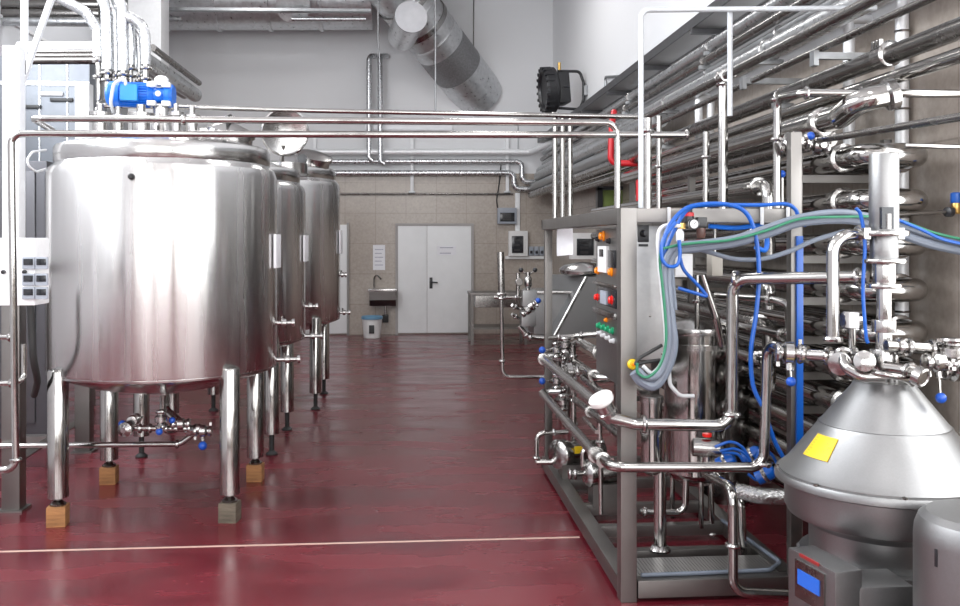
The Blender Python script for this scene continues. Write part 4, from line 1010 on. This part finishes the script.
for k, (px, py, lab) in enumerate(((825, 56, 'nearest the camera'), (752, 81, 'farther back'))):
    q = PX(px, py, 2.45); t = thing('angle_bracket', 'pale angle bracket carrying the thin pipe on the side wall, ' + lab, 'bracket', q, 'angle brackets on the side wall')
    MB().box(2.38, XR, q.y - .02, q.y + .02, q.z - .02, q.z + .02).build('arm', GALV, t); MB().box(2.90, XR, q.y - .05, q.y + .05, q.z - .2, q.z + .06).build('wall_plate', GALV, t)
    MB().box(2.37, 2.40, q.y - .03, q.y + .03, q.z - .06, q.z + .03).build('end_lip', GALV, t)
run(880, 59, 2.55, .052, 'thick dark pipe in the lower wall runs with bright clamp', y0=2.6, y1=16, m=DARKPIPE, brackets=(6.2, 9))
q = PX(886, 54, 2.55); t = thing('pipe_coupling', 'bright bolted coupling on the thick dark wall pipe', 'coupling', q)
MB().lathe(PX(886, 55, 2.55), [(.052, -.06), (.07, -.05), (.07, .05), (.052, .06)], Y1, 20).build('sleeve', CAST, t)
for k in range(3): MB().hexa(PX(886, 55, 2.55) + V((-.05, -.035 + .035 * k, .055)), (X1, Y1, Z1), (.02, .02, .04)).build('bolt', CAST, t)
run(776, 117, 2.50, .038, 'polished pipe just under the thick dark wall pipe', y0=3.0, y1=16, m=PIPE)
run(777, 104 + 25, 2.45, .04, 'dull pipe, second under the thick dark wall pipe', y0=4.9, y1=15, m=DARKPIPE)
run(716, 118, 2.62, .03, 'slim bright pipe close to the wall above the polished one', y0=5, y1=16, m=PIPE)
# large stub with clamp facing the camera
e = P(858, 112, 4.55)
t = thing('large_pipe', 'wide steel pipe whose clamped near end looks out above the tube rack', 'pipe', (e.x, 5, e.z - .06))
MB().tube([(e.x, 9.5, e.z), (e.x, 4.75, e.z), (e.x + .02, 4.58, e.z + .06), (e.x + .2, 4.55, e.z + .10)], .062, .1, seg=20).build('tube', PIPE, t)
MB().lathe((e.x, 4.95, e.z), [(.06, -.03), (.08, -.02), (.08, .02), (.06, .03)], Y1, 20).build('clamp', CAST, t)
MB().lathe((e.x + .17, 4.55, e.z + .09), [(.06, -.03), (.08, -.02), (.08, .02), (.06, .03)], (1, -.1, .3), 20).build('clamp', CAST, t)
e2_ = P(740, 166, 5.6)
run(742, 160, 2.3, .045, 'dull pipe above the tube rack nearest the aisle, lower of two', y0=4.95, y1=8.6, m=DARKPIPE)
# valve cluster
valve('upper valve with blue ball grip beside the wide pipe end above the tube rack', P(797, 141, 4.85), X1, (.6, -.5, .25), r=.03, ln=.015, ball=.022)
valve('clamped valve just left of the blue ball grip above the tube rack', P(788, 146, 4.85), (1, 0, .3), (0, -1, 0), r=.026, ln=0)
valve('clamped valve to the right of the blue ball grip above the tube rack', P(818, 146, 4.85), (1, -.3, -.2), (0, -1, 0), r=.028, ln=0)
pipe('steel_pipe', 'dark slim pipe slanting from the blue-gripped valve towards the camera past the tube rack', [P(820, 140, 4.8), P(990, 112, 3.45)], .018, None, DARKPIPE)
pipe('steel_pipe', 'slim bright level pipe behind the topmost return bend to the side wall', [P(905, 145.5, 4.62), P(970, 147, 4.56)], .013)
# holding tube rack
RX0, RX1 = P(848, 156, 4.98).x, 2.74
rows = [156, 201, 244, 289.5, 332, 371, 408, 446, 484, 522]
lab_r = ['topmost', 'second from the top', 'third from the top', 'fourth from the top', 'fifth from the top', 'sixth, half hidden by the separator head', 'seventh, behind the separator cone', 'third from the floor', 'second from the floor', 'lowest, near the floor']
for k, (py, lb) in enumerate(zip(rows, lab_r)):
    z = P(880, py, 4.88).z; r = .062
    t = thing('holding_tube', 'thick polished U-shaped tube of the wall rack, ' + lb, 'pipe', (RX0, 6.5, z - r), 'U-shaped tubes of the rack')
    ye = 5.02; w = RX1 - RX0
    MB().tube([(RX0, ye, z), (RX0, ye - w * .72, z), (RX1, ye - w * .72, z), (RX1, ye, z)], r, w * .495, seg=20).build('return_bend', PIPE, t)
    MB().tube([(RX0, ye, z), (RX0, 9.6, z - .02)], r, seg=18).build('tube', PIPE, t); MB().tube([(RX1, ye, z), (RX1, 9.6, z - .02)], r, seg=18).build('tube', PIPE, t)
    for x in (RX0, RX1):
        MB().lathe((x, ye + .02, z), [(r * .9, -.03), (r * 1.3, -.02), (r * 1.3, .02), (r * .9, .03)], Y1, 20).build('flange', CAST, t)
t = thing('tube_rack', 'steel rack standing against the side wall that carries the U-shaped tubes', 'rack', (2.5, 7, 0))
for y in (5.35, 7.4, 9.4):
    for x in (RX0 - .12, RX1 + .1): MB().box(x - .025, x + .025, y, y + .05, 0, 2.45).build('upright', FRAME, t)
    for py in rows:
        z = P(880, py, 4.88).z - .09; MB().box(RX0 - .12, RX1 + .1, y + .005, y + .045, z - .025, z + .02).build('shelf_bar', FRAME, t)
# insulated risers near the wall
def wris(px, ptop, pbot, Y, r, lab):
    a = P(px, ptop, Y); b = P(px, pbot, Y); t = thing('insulated_pipe', lab, 'pipe', b)
    MB().tube([b, a], r).build('sleeve', WINSUL, t)
    for f in (.1, .38, .7, .93): MB().ring(b.lerp(a, f), Z1, r + .003, .007, 18, 6).build('band', CAST, t)
    MB().tube([a, a + Z1 * .05, a + V((XR - a.x, 0, .05))], r * .8, .03).build('top_elbow', WINSUL, t)
wris(902, 8, 345, 5.28, .038, 'white jacketed riser on the side wall behind the return bends')
wris(849, 27, 150, 5.75, .036, 'shorter white jacketed riser on the side wall, left of the tall one')
q1, q2 = P(699, 155, 8.4), P(710, 150, 8.4)
pipe('insulated_pipe', 'white jacketed pipe loop rising and turning down again at the side wall', [q1, P(698.5, 97, 8.4), P(711, 97, 8.4), q2], .035, .05, WINSUL)
# more pipes deep between rack and unit
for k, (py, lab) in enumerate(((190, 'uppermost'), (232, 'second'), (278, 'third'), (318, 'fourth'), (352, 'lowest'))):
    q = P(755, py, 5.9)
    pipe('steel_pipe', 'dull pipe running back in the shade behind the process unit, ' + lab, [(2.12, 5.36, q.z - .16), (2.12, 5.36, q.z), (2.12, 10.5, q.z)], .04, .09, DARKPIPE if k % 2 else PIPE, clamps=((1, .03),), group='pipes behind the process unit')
pipe('steel_pipe', 'bent polished pipe ending behind the blue-taped post, upper', [P(716, 296, 5.6), P(776, 300, 5.25), P(789, 304, 5.2), P(789, 336, 5.2)], .025, .07, clamps=((0, .9), (2, .9)))
pipe('steel_pipe', 'straight polished pipe ending behind the blue-taped post, lower', [P(722, 322, 5.7), P(784, 335, 5.2)], .025, None, clamps=((0, .97),))
# far side wall: red pipe, green panel, wall box, dark ledge
pipe('red_pipe', 'bright red hydrant pipe bending near the side wall behind the long pipes', [P(614, 112, 10.2), P(612, 124, 10.0), P(610.5, 163, 10.0), P(640, 163.5, 9.95)], .035, .07, RED)
pipe('red_pipe', 'thin red pipe running along the side wall towards the far corner', [PX(607, 136, 2.85), PX(572, 156, 2.85)], .022, None, RED)
pipe('red_pipe', 'upright dark red pipe behind the white conduit', [P(639, 178, 9), P(639, 215, 9)], .03, None, RED)
a, b = P(602.5, 190, 12.6), P(617, 212, 12.6)
t = thing('green_panel', 'olive green panel in a dark frame on the side wall above the control cabinet', 'panel', (a.x, 12.6, b.z))
MB().box(a.x, XR, 12.6, 12.7, b.z, a.z, .01).build('panel', OLIVE, t); MB().box(a.x - .07, a.x, 12.58, 12.72, b.z - .02, a.z + .03).build('frame_post', BLACK, t); MB().box(a.x - .07, XR, 12.58, 12.72, a.z, a.z + .05).build('frame_top', BLACK, t)
panel(569, 233, 599, 259, (.2, .24, .14, .22), 'white-framed electrical box on the side wall behind the hanging paper sheet', DARK, Y=14.5, depth=.14, body=PLAST)
q0 = P(599, 259, 14.5); q1 = P(599, 233, 14.5)
tag(MB().box(q0.x - .02, XR, 14.5, 14.56, q0.z, q1.z).build('mounting_plate', GALV), 'grey plate holding the white-framed electrical box off the side wall', 'plate')
for k, (py, X, r, m) in enumerate(((165, 2.6, .10, INSUL), (178, 2.5, .09, GALV), (188, 2.45, .07, DARKPIPE))):
    q = PX(600, py - 20, X)
    run(600, py - 18, X, r, 'foil-clad pipe low on the far side wall towards the corner, ' + ('upper', 'middle', 'lower')[k], y0=9.5, y1=18.3, m=m)

# ================================================================= SEPARATOR
SC = P(884, 475, 4.0); sx, sy = SC.x, SC.y
def sz(py, dy=0.0): return P(884, py, sy + dy).z
R = .455
zf = SC.z; ztop = sz(381); zs = sz(422)
sp = thing('separator', 'large bead-blasted steel centrifugal separator with conical hood', 'separator', (sx, sy, 0))
MB().lathe((sx, sy, 0), [(.27, zs - .005), (.135, ztop - .02), (.125, ztop), (.0, ztop + .003)], Z1, 72).build('hood', SEP, sp)
MB().lathe((sx, sy, 0), [(.262, zs - .003), (.276, zs - .006), (.282, zs - .02), (R - .04, zf + .045), (R - .01, zf + .02), (R - .01, zf - .01)], Z1, 72).build('hood_skirt', SEP, sp)
MB().lathe((sx, sy, 0), [(R - .02, zf + .014), (R + .002, zf + .012), (R + .008, zf - .002), (R + .008, zf - .022), (R - .01, zf - .03), (R - .03, zf - .03)], Z1, 72).build('flange', SEP, sp)
zb1 = zf - .20
MB().lathe((sx, sy, 0), [(R - .035, zf - .025), (R - .035, zf - .14), (R - .05, zf - .17), (R - .12, zb1), (R - .14, zb1 - .02), (R - .14, zb1 - .14), (R - .15, zb1 - .16)], Z1, 72).build('bowl_casing', SEP, sp)
MB().lathe((sx, sy, 0), [(R - .12, zb1 - .135), (R - .10, zb1 - .14), (R - .10, zb1 - .16), (R - .13, zb1 - .165)], Z1, 64).build('base_ring', SEP, sp)
zb2 = zb1 - .155
MB().lathe((sx, sy, 0), [(R - .06, .03), (R - .06, zb2 - .03), (R - .09, zb2), (0, zb2)], Z1, 8).build('base', SEP, sp)
for k in range(4):
    th = PI / 4 + k * PI / 2; MB().cyl((sx + .36 * math.cos(th), sy + .36 * math.sin(th), 0), (sx + .36 * math.cos(th), sy + .36 * math.sin(th), .035), .05).build('foot', RUBBER, sp)
for k in range(8):
    th = 2 * PI * k / 8 - 1.1; p = V((sx + (R - .006) * math.cos(th), sy + (R - .006) * math.sin(th), zf + .012))
    MB().lathe(p, [(.012, 0), (.012, .008), (0, .012)], Z1, 8).build('flange_bolt', DARKPIPE, sp)
# yellow plate on the cone skirt
def cone_pt(th, f, off=.004):
    r0, z0_, r1, z1_ = .282, zs - .02, R - .04, zf + .045
    r = r0 + (r1 - r0) * f; z = z0_ + (z1_ - z0_) * f
    n = V(((z0_ - z1_), 0, (r1 - r0))).normalized()
    return V((sx + (r + n.x * off) * math.cos(th), sy + (r + n.x * off) * math.sin(th), z + n.z * off))
def plate():
    vth, vf = math.radians(194), .41
    mb = MB(); N = 6; g = [[], []]
    def uv(u, v):
        rot = 0.0; uu = u * math.cos(rot) - v * math.sin(rot); vv = u * math.sin(rot) + v * math.cos(rot)
        return cone_pt, (vth + uu * .42, vf + vv * .52)
    def pt(u, v, o):
        f, (a, b) = uv(u, v); return f(a, b, o)
    for s_, o in enumerate((.001, .005)):
        for i in range(N + 1): g[s_].append([mb.bm.verts.new(pt(-.5 + i / N, -.5 + j / 3, o)) for j in range(4)])
    for i in range(N):
        for j in range(3):
            for s_ in (0, 1): mb.bm.faces.new((g[s_][i][j], g[s_][i + 1][j], g[s_][i + 1][j + 1], g[s_][i][j + 1]))
    for i in range(N):
        for j in (0, 3): mb.bm.faces.new((g[0][i][j], g[0][i + 1][j], g[1][i + 1][j], g[1][i][j]))
    for j in range(3):
        for i in (0, N): mb.bm.faces.new((g[0][i][j], g[0][i][j + 1], g[1][i][j + 1], g[1][i][j]))
    pl = mb.build('warning_plate', YEL, sp, 'tilted yellow warning plate')
    for k in range(7):
        v = -.36 + k * .12; m2 = MB()
        a, b, c, d = pt(-.40, v, .0062), pt(.38 - .12 * (k % 3 == 1), v, .0062), pt(.38 - .12 * (k % 3 == 1), v + .035, .0062), pt(-.40, v + .035, .0062)
        m2.prism([a, b, c, d], (c - b).cross(a - b).normalized() * .0006)
        m2.build('text_line', mat('plate_ink', (.45, .33, .03), .6), pl)
plate()
# centre column and inlet fittings
def col(py0, py1, r, name, m=CAST, lab=None, par=None):
    a, b = sz(py0), sz(py1); return MB().lathe((sx, sy, 0), [(r * .98, b), (r, b + .004), (r, a - .004), (r * .98, a)], Z1, 32).build(name, m, par or sp, lab)
top_ = thing('inlet_column', 'upright cylindrical inlet column on top of the separator', 'column pipe', (sx, sy, ztop))
def colt(*a, **k): return col(*a, **k, par=top_)
colt(154, 231, .063, 'sleeve', SEP); colt(231, 236, .105, 'clamp_plate'); colt(236, 260, .060, 'middle_sleeve', SEP); colt(259, 263, .095, 'clamp_plate')
colt(263, 284, .050, 'neck'); colt(284, 288, .075, 'clamp_plate'); colt(288, 322, .032, 'throat', CAST, 'narrow bright throat'); colt(320, 332, .052, 'collar'); colt(332, 350, .035, 'spigot'); colt(349, 383, .06, 'base_block')
a, b = P(881.5, 207, sy - .064), P(893.5, 229, sy - .064)
wd = MB().box(a.x, b.x, sy - .068, sy - .045, b.z, a.z, .002).build('window', DARK, top_, 'dark rectangular sight opening')
MB().cyl((a.x + .03, sy - .066, b.z + .0), (a.x + .03, sy - .066, a.z - .03), .012).build('spindle', PIPE, wd)
for px in (900, 866): MB().hexa(P(px, 233.5, sy - .03), (X1, Y1, Z1), (.03, .03, .05), .004).build('wing_nut', CAST, top_)
YV = sy - .12
pipe('steel_pipe', 'upright outlet pipe that turns into the inlet column of the separator', [P(833, 341, 4.05), P(833, 235, 4.05), P(870, 234.5, 4.05)], .028, .09, PIPE, clamps=((0, .02), (1, .7)))
pipe('steel_pipe', 'short slim upright between outlet pipe and inlet column', [P(852, 352, 4.1), P(852, 312, 4.1)], .015, None, clamps=((0, .05), (0, .95)))
t = thing('sight_glass', 'clamped square sight glass left of the inlet throat', 'sight glass', P(852, 330, 4.08))
MB().lathe(P(852, 320, 4.08), [(.03, -.045), (.04, -.035), (.04, .035), (.03, .045)], X1, 18).build('housing', CAST, t)
MB().hexa(P(852, 320, 4.04), (X1, Y1, Z1), (.045, .05, .07), .006).build('glass_block', GLASS, t)
pipe('steel_pipe', 'level pipe with clamps running left of the separator head to the rising pipe', [P(782, 352, 4.3), P(812, 355, 4.2), P(868, 358, 4.02)], .028, .1, PIPE, clamps=((0, .3), (0, .8), (1, .3), (1, .75)))
valve('valve with hanging blue ball grip left of the separator head', P(789, 353, 4.27), (1, -.25, -.05), (-.05, -.3, -1), r=.032, ln=.07, ball=.023)
pipe('steel_pipe', 'level pipe with clamps running right of the separator head', [P(886, 346, 3.9), P(905, 347, 3.9), P(975, 351, 3.9)], .026, .1, PIPE, clamps=((0, .7), (1, .05), (1, .38), (1, .55)))
valve('valve with hanging blue ball grip right of the separator head', P(938, 362, 3.85), (1, 0, .05), (-.03, -.2, -1), r=.026, ln=.10, ball=.023)
valve('clamped valve at the outer end of the level pipe right of the separator head', P(952, 352, 3.85), Z1, (1, -.2, 0), r=.03, ln=0)
valve('lower clamped valve at the outer end right of the separator head', P(956, 368, 3.85), X1, (0, -1, .1), r=.034, ln=0)
pipe('steel_pipe', 'short pipe with a round window end pointing to the camera on the separator head', [P(884, 367, 3.9), P(906, 370, 3.85), P(920, 376, 3.75)], .026, .05, PIPE, clamps=((1, .3),))
q = P(922, 377.5, 3.73)
MB_ = MB().lathe(q, [(.03, -.03), (.042, -.026), (.042, .008), (.034, .012), (.03, .006), (0, .006)], (.45, -.85, -.3), 26)
tag(MB_.build('sight_window', CAST), 'round sight window closing the short pipe on the separator head', 'sight glass')
pipe('steel_pipe', 'curved elbow pipe close around the front of the separator head', [P(842, 350, 4.0), P(845, 367, 3.93), P(862, 377, 3.88), P(884, 377, 3.86)], .024, .06, PIPE, clamps=((0, .2),))
pipe('steel_pipe', 'long bowed pipe sweeping over the hood top towards the round window', [P(860, 368, 3.95), P(880, 374, 3.82), P(905, 378, 3.8), P(912, 384, 3.86)], .014, .1, PIPE)
t = thing('elbow_valve', 'bulging clamped elbow at the left foot of the inlet column', 'fitting', P(863, 372, 3.95))
MB().sphere(P(864, 362, 3.93), .048, 18).build('bulb', CAST, t); MB().lathe(P(864, 362, 3.9), [(.03, 0), (.045, .03), (.045, .05), (.02, .06), (0, .06)], (-.4, -.9, .2), 18).build('end_cap', CAST, t)
t = thing('elbow_valve', 'second bulging clamped elbow farther left of the inlet column', 'fitting', P(841, 372, 4.0))
MB().sphere(P(842, 362, 4.0), .045, 18).build('bulb', CAST, t); MB().lathe(P(842, 362, 4.0), [(.03, 0), (.052, .02), (.052, .04), (.02, .05), (0, .05)], (-.6, -.8, -.1), 18).build('end_cap', CAST, t)
# control panel under the bowl
def sepbox():
    a = P(787, 560, 3.62); 
    t = thing('operator_console', 'slanted steel control panel with a blue display on the front of the separator base', 'console', (a.x + .1, 3.6, 0))
    p0, p1, p2 = P(788, 547, 3.72), P(835, 580, 3.42), P(917, 588, 3.42)
    z0_ = .02
    d = (V((p1.x, p1.y, 0)) - V((p0.x, p0.y, 0))).normalized(); n = V((-d.y, d.x, 0))
    if n.y < 0: n = -n
    w = (V((p1.x, p1.y, 0)) - V((p0.x, p0.y, 0))).length
    c = (V((p0.x, p0.y, 0)) + V((p1.x, p1.y, 0))) / 2 + n * .06
    zt = p0.z
    MB().hexa((c.x, c.y, (zt + z0_) / 2), (d, n, Z1), (w, .12, zt - z0_), .01).build('housing', SEP, t)
    MB().box(p1.x + .0, p2.x, 3.44, 3.64, z0_, p2.z, .012).build('side_housing', SEP, t)
    fz = P(810, 587, 3.55).z; fc = V((c.x, c.y, fz)) - n * .062
    f = MB().hexa(fc, (d, n, Z1), (w * .62, .012, .15), .003).build('display_frame', DARKPIPE, t)
    MB().hexa(fc - n * .007 + Z1 * .012, (d, n, Z1), (w * .46, .006, .06)).build('display', mat('blue_display', (.02, .12, .55), .2), f, 'blue display')
    MB().hexa(fc - n * .004 + Z1 * .10, (d, n, Z1), (w * .4, .006, .012)).build('name_strip', mat('dark_red_strip', (.25, .02, .02), .4), t, 'thin red strip')
sepbox()
# drive motor cover at the right edge
mc = P(986, 560, 3.15); r = (mc.x - P(918, 560, 3.15).x) * .94; zt = P(986, 512, 3.15).z
t = thing('drive_motor_cover', 'rounded steel motor cover with slots at the lower edge beside the separator', 'motor', (mc.x, mc.y, 0))
MB().lathe((mc.x, mc.y, 0), [(r, .0), (r, zt - .10), (r * .985, zt - .06), (r * .93, zt - .025), (r * .82, zt - .006), (0, zt)], Z1, 56).build('cover', SEP, t)
for px, y0_, y1_ in ((930, 549, 567), (943, 555, 575)):
    q = P(px, y0_, 3.0); th = math.acos(max(-1, min(1, (P(px, 560, mc.y - math.sqrt(max(.001, r * r - ((P(px, 560, 3.0).x - mc.x)) ** 2))).x - mc.x) / r)))
    d = V((math.cos(th), -math.sin(th), 0)); e = Z1.cross(d)
    yv = mc.y - r * math.sin(th); za_, zb_ = P(px, y0_, yv).z, P(px, y1_, yv).z
    MB().hexa(V((mc.x, mc.y, (za_ + zb_) / 2)) + d * (r - .002), (d, e, Z1), (.008, .012, abs(za_ - zb_)), .002).build('slot', BLACK, t)
# gauge valve at the right edge
t = thing('gauge_valve', 'brass valve with black knob and blue top on a thin pipe at the side wall', 'valve', P(955, 215, 4.72))
MB().lathe(P(956, 214, 4.72), [(.018, 0), (.024, .01), (.024, .06), (.018, .075)], Z1, 16).build('brass_body', BRASS, t)
MB().lathe(P(956, 203, 4.72), [(.026, 0), (.028, .01), (.028, .05), (.022, .055), (0, .055)], Z1, 18).build('top_cap', BHOSE, t, 'blue cap')
MB().lathe(P(949, 212, 4.70), [(.01, -.02), (.026, -.015), (.026, .015), (.01, .02)], (-1, -.4, 0), 18).build('knob', BLACK, t)
MB().tube([P(962, 205, 4.72), V((XR, 4.72, P(962, 205, 4.72).z))], .02).build('wall_stub', BRASS, t)
pipe('steel_pipe', 'thin dark pipe leading to the brass valve at the side wall', [P(895, 215, 4.65), P(945, 212, 4.70)], .011, None, DARKPIPE)

# ================================================================= CABLES AND AIR HOSES
YCB = 4.55
def cable(name, label, pts, r, m, dy=0.0, cat='cable', Ys=None):
    pp = [P(x, y, (Ys[i] if Ys else YCB) + dy) for i, (x, y) in enumerate(pts)]
    # smooth through the points (Catmull-Rom)
    out = []
    q = [pp[0] * 2 - pp[1]] + pp + [pp[-1] * 2 - pp[-2]]
    for i in range(1, len(q) - 2):
        for k in range(6):
            u = k / 6; a, b, c, d = q[i - 1:i + 3]
            out.append(.5 * ((2 * b) + (c - a) * u + (2 * a - 5 * b + 4 * c - d) * u * u + (3 * b - a - 3 * c + d) * u ** 3))
    out.append(pp[-1])
    mb = MB(); mb.tube(out, r, .001, 10)
    return tag(mb.build(name, m), label, cat)
main = [(985, 254), (960, 250), (925, 242), (880, 226), (845, 219), (800, 222), (770, 232), (735, 242), (700, 247), (674, 252), (667, 275), (670, 315), (673, 345), (667, 368), (655, 385), (642, 382), (634, 372)]
cable('cable', 'thickest pale grey cable sagging from the right past the column and down the control cabinet', main, .026, CABLE)
cable('cable', 'second pale grey cable, just above the thickest one', [(985, 246), (955, 242), (920, 232), (880, 219), (840, 212), (800, 217), (768, 227), (735, 238), (700, 243), (676, 247), (664, 268), (667, 315), (668, 345), (661, 372), (648, 378), (638, 370)], .016, CABLE, -.03)
cable('cable', 'green cable running along the grey bundle and down beside the control cabinet', [(985, 244), (935, 233), (890, 218), (840, 217), (800, 219), (765, 231), (730, 240), (695, 243), (670, 247), (660, 255), (664, 300), (666, 340), (660, 365), (648, 377), (638, 373), (637, 363)], .007, CABLEG, -.055)
cable('cable', 'white cable hugging the edge of the control cabinet', [(680, 226), (664, 226), (658, 237), (660, 270), (664, 310), (666, 345), (661, 364), (652, 373), (643, 366)], .010, WHITEC, .0)
cable('cable', 'pale grey cable drooping in a separate lower loop behind the air hose', [(845, 231), (815, 240), (790, 251), (762, 259), (735, 259), (712, 253), (693, 248), (678, 250), (672, 266), (675, 310)], .012, CABLE, .06)
cable('cable', 'dark cable curling under the control cabinet', [(662, 345), (650, 352), (640, 358), (636, 364), (646, 362), (660, 360)], .009, RUBBER, .03)
cable('air_hose', 'bright blue air hose arching over the top beam and falling down through the unit', [(662, 268), (663, 245), (670, 225), (685, 209), (705, 204), (730, 205), (747, 214), (756, 238), (759, 275), (756, 315), (751, 350), (753, 385), (764, 410), (774, 440), (786, 462)], .011, BHOSE, -.02, 'hose')
cable('air_hose', 'darker blue air hose bundle along the top beam to the tall post', [(664, 275), (666, 250), (677, 225), (690, 208), (712, 205), (760, 205), (785, 204), (795, 209), (799, 217), (806, 226)], .010, BHOSE, .04, 'hose')
cable('air_hose', 'blue air hose looping low round the grey cables below the air regulator', [(679, 240), (680, 255), (677, 265), (668, 266), (662, 258), (663, 240), (676, 222)], .009, BHOSE, -.08, 'hose')
cable('air_hose', 'blue air hose dropping from the regulator towards the vessels', [(680, 258), (684, 270), (695, 282), (703, 291), (706, 296), (695, 293), (678, 288)], .009, BHOSE, .05, 'hose')
cable('air_hose', 'dark blue hose rail right of the air regulator', [(709, 226), (735, 228), (762, 226), (767, 240), (765, 250), (755, 247)], .013, MOTOR, .25, 'hose')
cable('air_hose', 'blue hose hanging down the separator column', [(856, 208), (861, 216), (865, 245), (863, 290), (866, 335), (868, 343)], .008, BHOSE, -.55, 'hose')
cable('air_hose', 'blue and white hose running right behind the column to the frame edge', [(896, 219), (920, 229), (945, 240), (985, 248)], .008, BHOSE, -.1, 'hose')
for k, pts in enumerate(([(720, 451), (735, 449), (747, 456), (752, 470)], [(722, 453), (737, 454), (744, 463), (746, 472)], [(755, 462), (762, 448), (772, 455), (778, 466)], [(748, 474), (758, 480), (768, 470), (772, 462)], [(715, 447), (730, 442), (742, 447), (750, 460)])):
    cable('air_hose', 'blue air hose low by the valve actuators, ' + ('longest upper arc', 'lower arc beside it', 'arc nearest the separator', 'bottom loop under the actuators', 'topmost flat arc')[k], pts, .008, BHOSE, .3, 'hose')
a, b = P(796.5, 236, YF - .012), P(803, 445, YF - .012)
tag(MB().box(a.x, b.x, YF - .018, YF - .001, b.z, a.z, .003).build('hose_band', BHOSE), 'flat blue air line strip running down the tall post', 'hose')
a = P(797, 236, YF - .02)
# air regulator
t = thing('air_regulator', 'air regulator with red ring, black knob and round gauge on the top beam', 'regulator', P(692, 245, 4.62))
Ya = 4.64
MB().lathe(P(688, 222, Ya), [(.03, 0), (.03, .03)], Z1, 18).build('body', BLACK, t)
MB().lathe(P(688, 217, Ya), [(.027, 0), (.030, .003), (.030, .02), (.027, .023)], Z1, 18).build('ring', RED, t, 'red lock ring')
MB().lathe(P(688, 213, Ya), [(.02, 0), (.022, .003), (.022, .03), (.018, .036), (0, .036)], Z1, 18).build('knob', BLACK, t)
g = MB().lathe(P(694, 224, Ya - .05), [(.018, .02), (.026, .015), (.026, -.008), (.022, -.012), (0, -.012)], (0, 1, 0), 22).build('gauge', GLASS, t, 'white gauge face')
MB().ring(P(694, 224, Ya - .06), Y1, .024, .004, 22, 6).build('bezel', BLACK, g)
gp = P(694, 224, Ya - .064); MB().hexa(gp + V((.004, 0, .004)), (V((.7, 0, .7)), Y1, V((-.7, 0, .7))), (.02, .002, .003)).build('needle', BLACK, g)
MB().hexa(P(701, 222, Ya), (X1, Y1, Z1), (.05, .05, .05), .008).build('filter_head', BLACK, t)
MB().lathe(P(701, 239, Ya), [(0, 0), (.02, .004), (.024, .02), (.024, .055)], Z1, 18).build('filter_bowl', mat('brown_bowl', (.10, .05, .04), .25), t, 'brown filter bowl')
MB().hexa(P(681, 226, Ya), (X1, Y1, Z1), (.04, .03, .03), .006).build('inlet', BRASS, t)
MB().lathe(P(680, 242, Ya), [(.015, 0), (.02, .01), (.02, .05), (.012, .06), (.012, .08)], Z1, 16).build('silencer', WPAINT, t, 'white silencer')
MB().hexa(P(692, 222, Ya + .045), (X1, Y1, Z1), (.10, .05, .03)).build('mount', FRAME, t)
for px in (669, 762, 788):
    c = P(px, 214, YF - .01); tag(MB().box(c.x - .006, c.x + .006, YF - .02, YF + .0, c.z - .055, c.z + .035).build('cable_tie', WHITEC), 'white cable tie on the top beam, ' + {669: 'next to the control cabinet', 762: 'left of the tall post', 788: 'beside the tall post'}[px], 'cable tie')

# ================================================================= LIGHT AND CAMERA
def area(name, loc, rot, sx_, sy_, power, col):
    l = bpy.data.lights.new(name, 'AREA'); l.shape = 'RECTANGLE'; l.size = sx_; l.size_y = sy_; l.energy = power; l.color = col
    o = bpy.data.objects.new(name, l); C.objects.link(o); o.location = loc; o.rotation_euler = rot; return o
for k, (a, b) in enumerate(wins):
    area('window_daylight', ((a + b) / 2, YB_ + .02, (wz0 + wz1) / 2), (PI / 2, 0, 0), b - a, wz1 - wz0, 255, (1, .985, .97))
area('window_daylight', (XL + .02, (LW[0] + LW[1]) / 2, (LW[2] + LW[3]) / 2), (0, -PI / 2, 0), LW[3] - LW[2], LW[1] - LW[0], 850, (.93, .96, 1))  # left window lamp, added to brighten upper walls and tank-side pipes
area('window_daylight', (XR - .01, (RW[0] + RW[1]) / 2, (RW[2] + RW[3]) / 2), (0, PI / 2, 0), RW[3] - RW[2], RW[1] - RW[0], 500, (1, .99, .98))  # right window lamp, added to widen the bright band on the tank
for k, y in enumerate((1.5, 7.5, 13.5)):  # unseen lamp rows, added to brighten upper walls and pipe tops
    for x in (-3.0, 1.0):
        t = thing('added_ceiling_light', 'long added ceiling light in the %s row, %s' % (('front', 'middle', 'rear')[k], 'over the tanks' if x < 0 else 'over the process unit'), 'lamp', (x, y, ZC - .12), 'added ceiling lights')
        MB().box(x - .35, x + .35, y - 1.0, y + 1.0, ZC - .10, ZC, .01).build('housing', WPAINT, t)
        area('added_ceiling_lamp', (x, y, ZC - .13), (0, 0, 0), .6, 1.9, (50, 60, 90)[k], (1, .99, .98))
w = bpy.data.worlds.new('World'); bpy.context.scene.world = w; w.use_nodes = True
w.node_tree.nodes['Background'].inputs[0].default_value = (.85, .92, 1, 1); w.node_tree.nodes['Background'].inputs[1].default_value = 2.0
cam = bpy.data.cameras.new('camera'); co = bpy.data.objects.new('camera', cam); C.objects.link(co)
cam.sensor_width = 36; cam.lens = 36 * F / 960; cam.shift_y = -(303 - HY) / 960
co.location = (0, 0, H); co.rotation_euler = (PI / 2, 0, -PSI); cam.clip_end = 100; cam.clip_start = .05
sc = bpy.context.scene; sc.camera = co
sc.view_settings.view_transform = 'Standard'; sc.view_settings.look = 'None'; sc.view_settings.gamma = 1; sc.view_settings.exposure = -0.3
sc.view_settings.use_curve_mapping = False
sc.cycles.max_bounces = 8; sc.cycles.glossy_bounces = 5; sc.cycles.use_denoising = True; sc.cycles.sample_clamp_indirect = 8
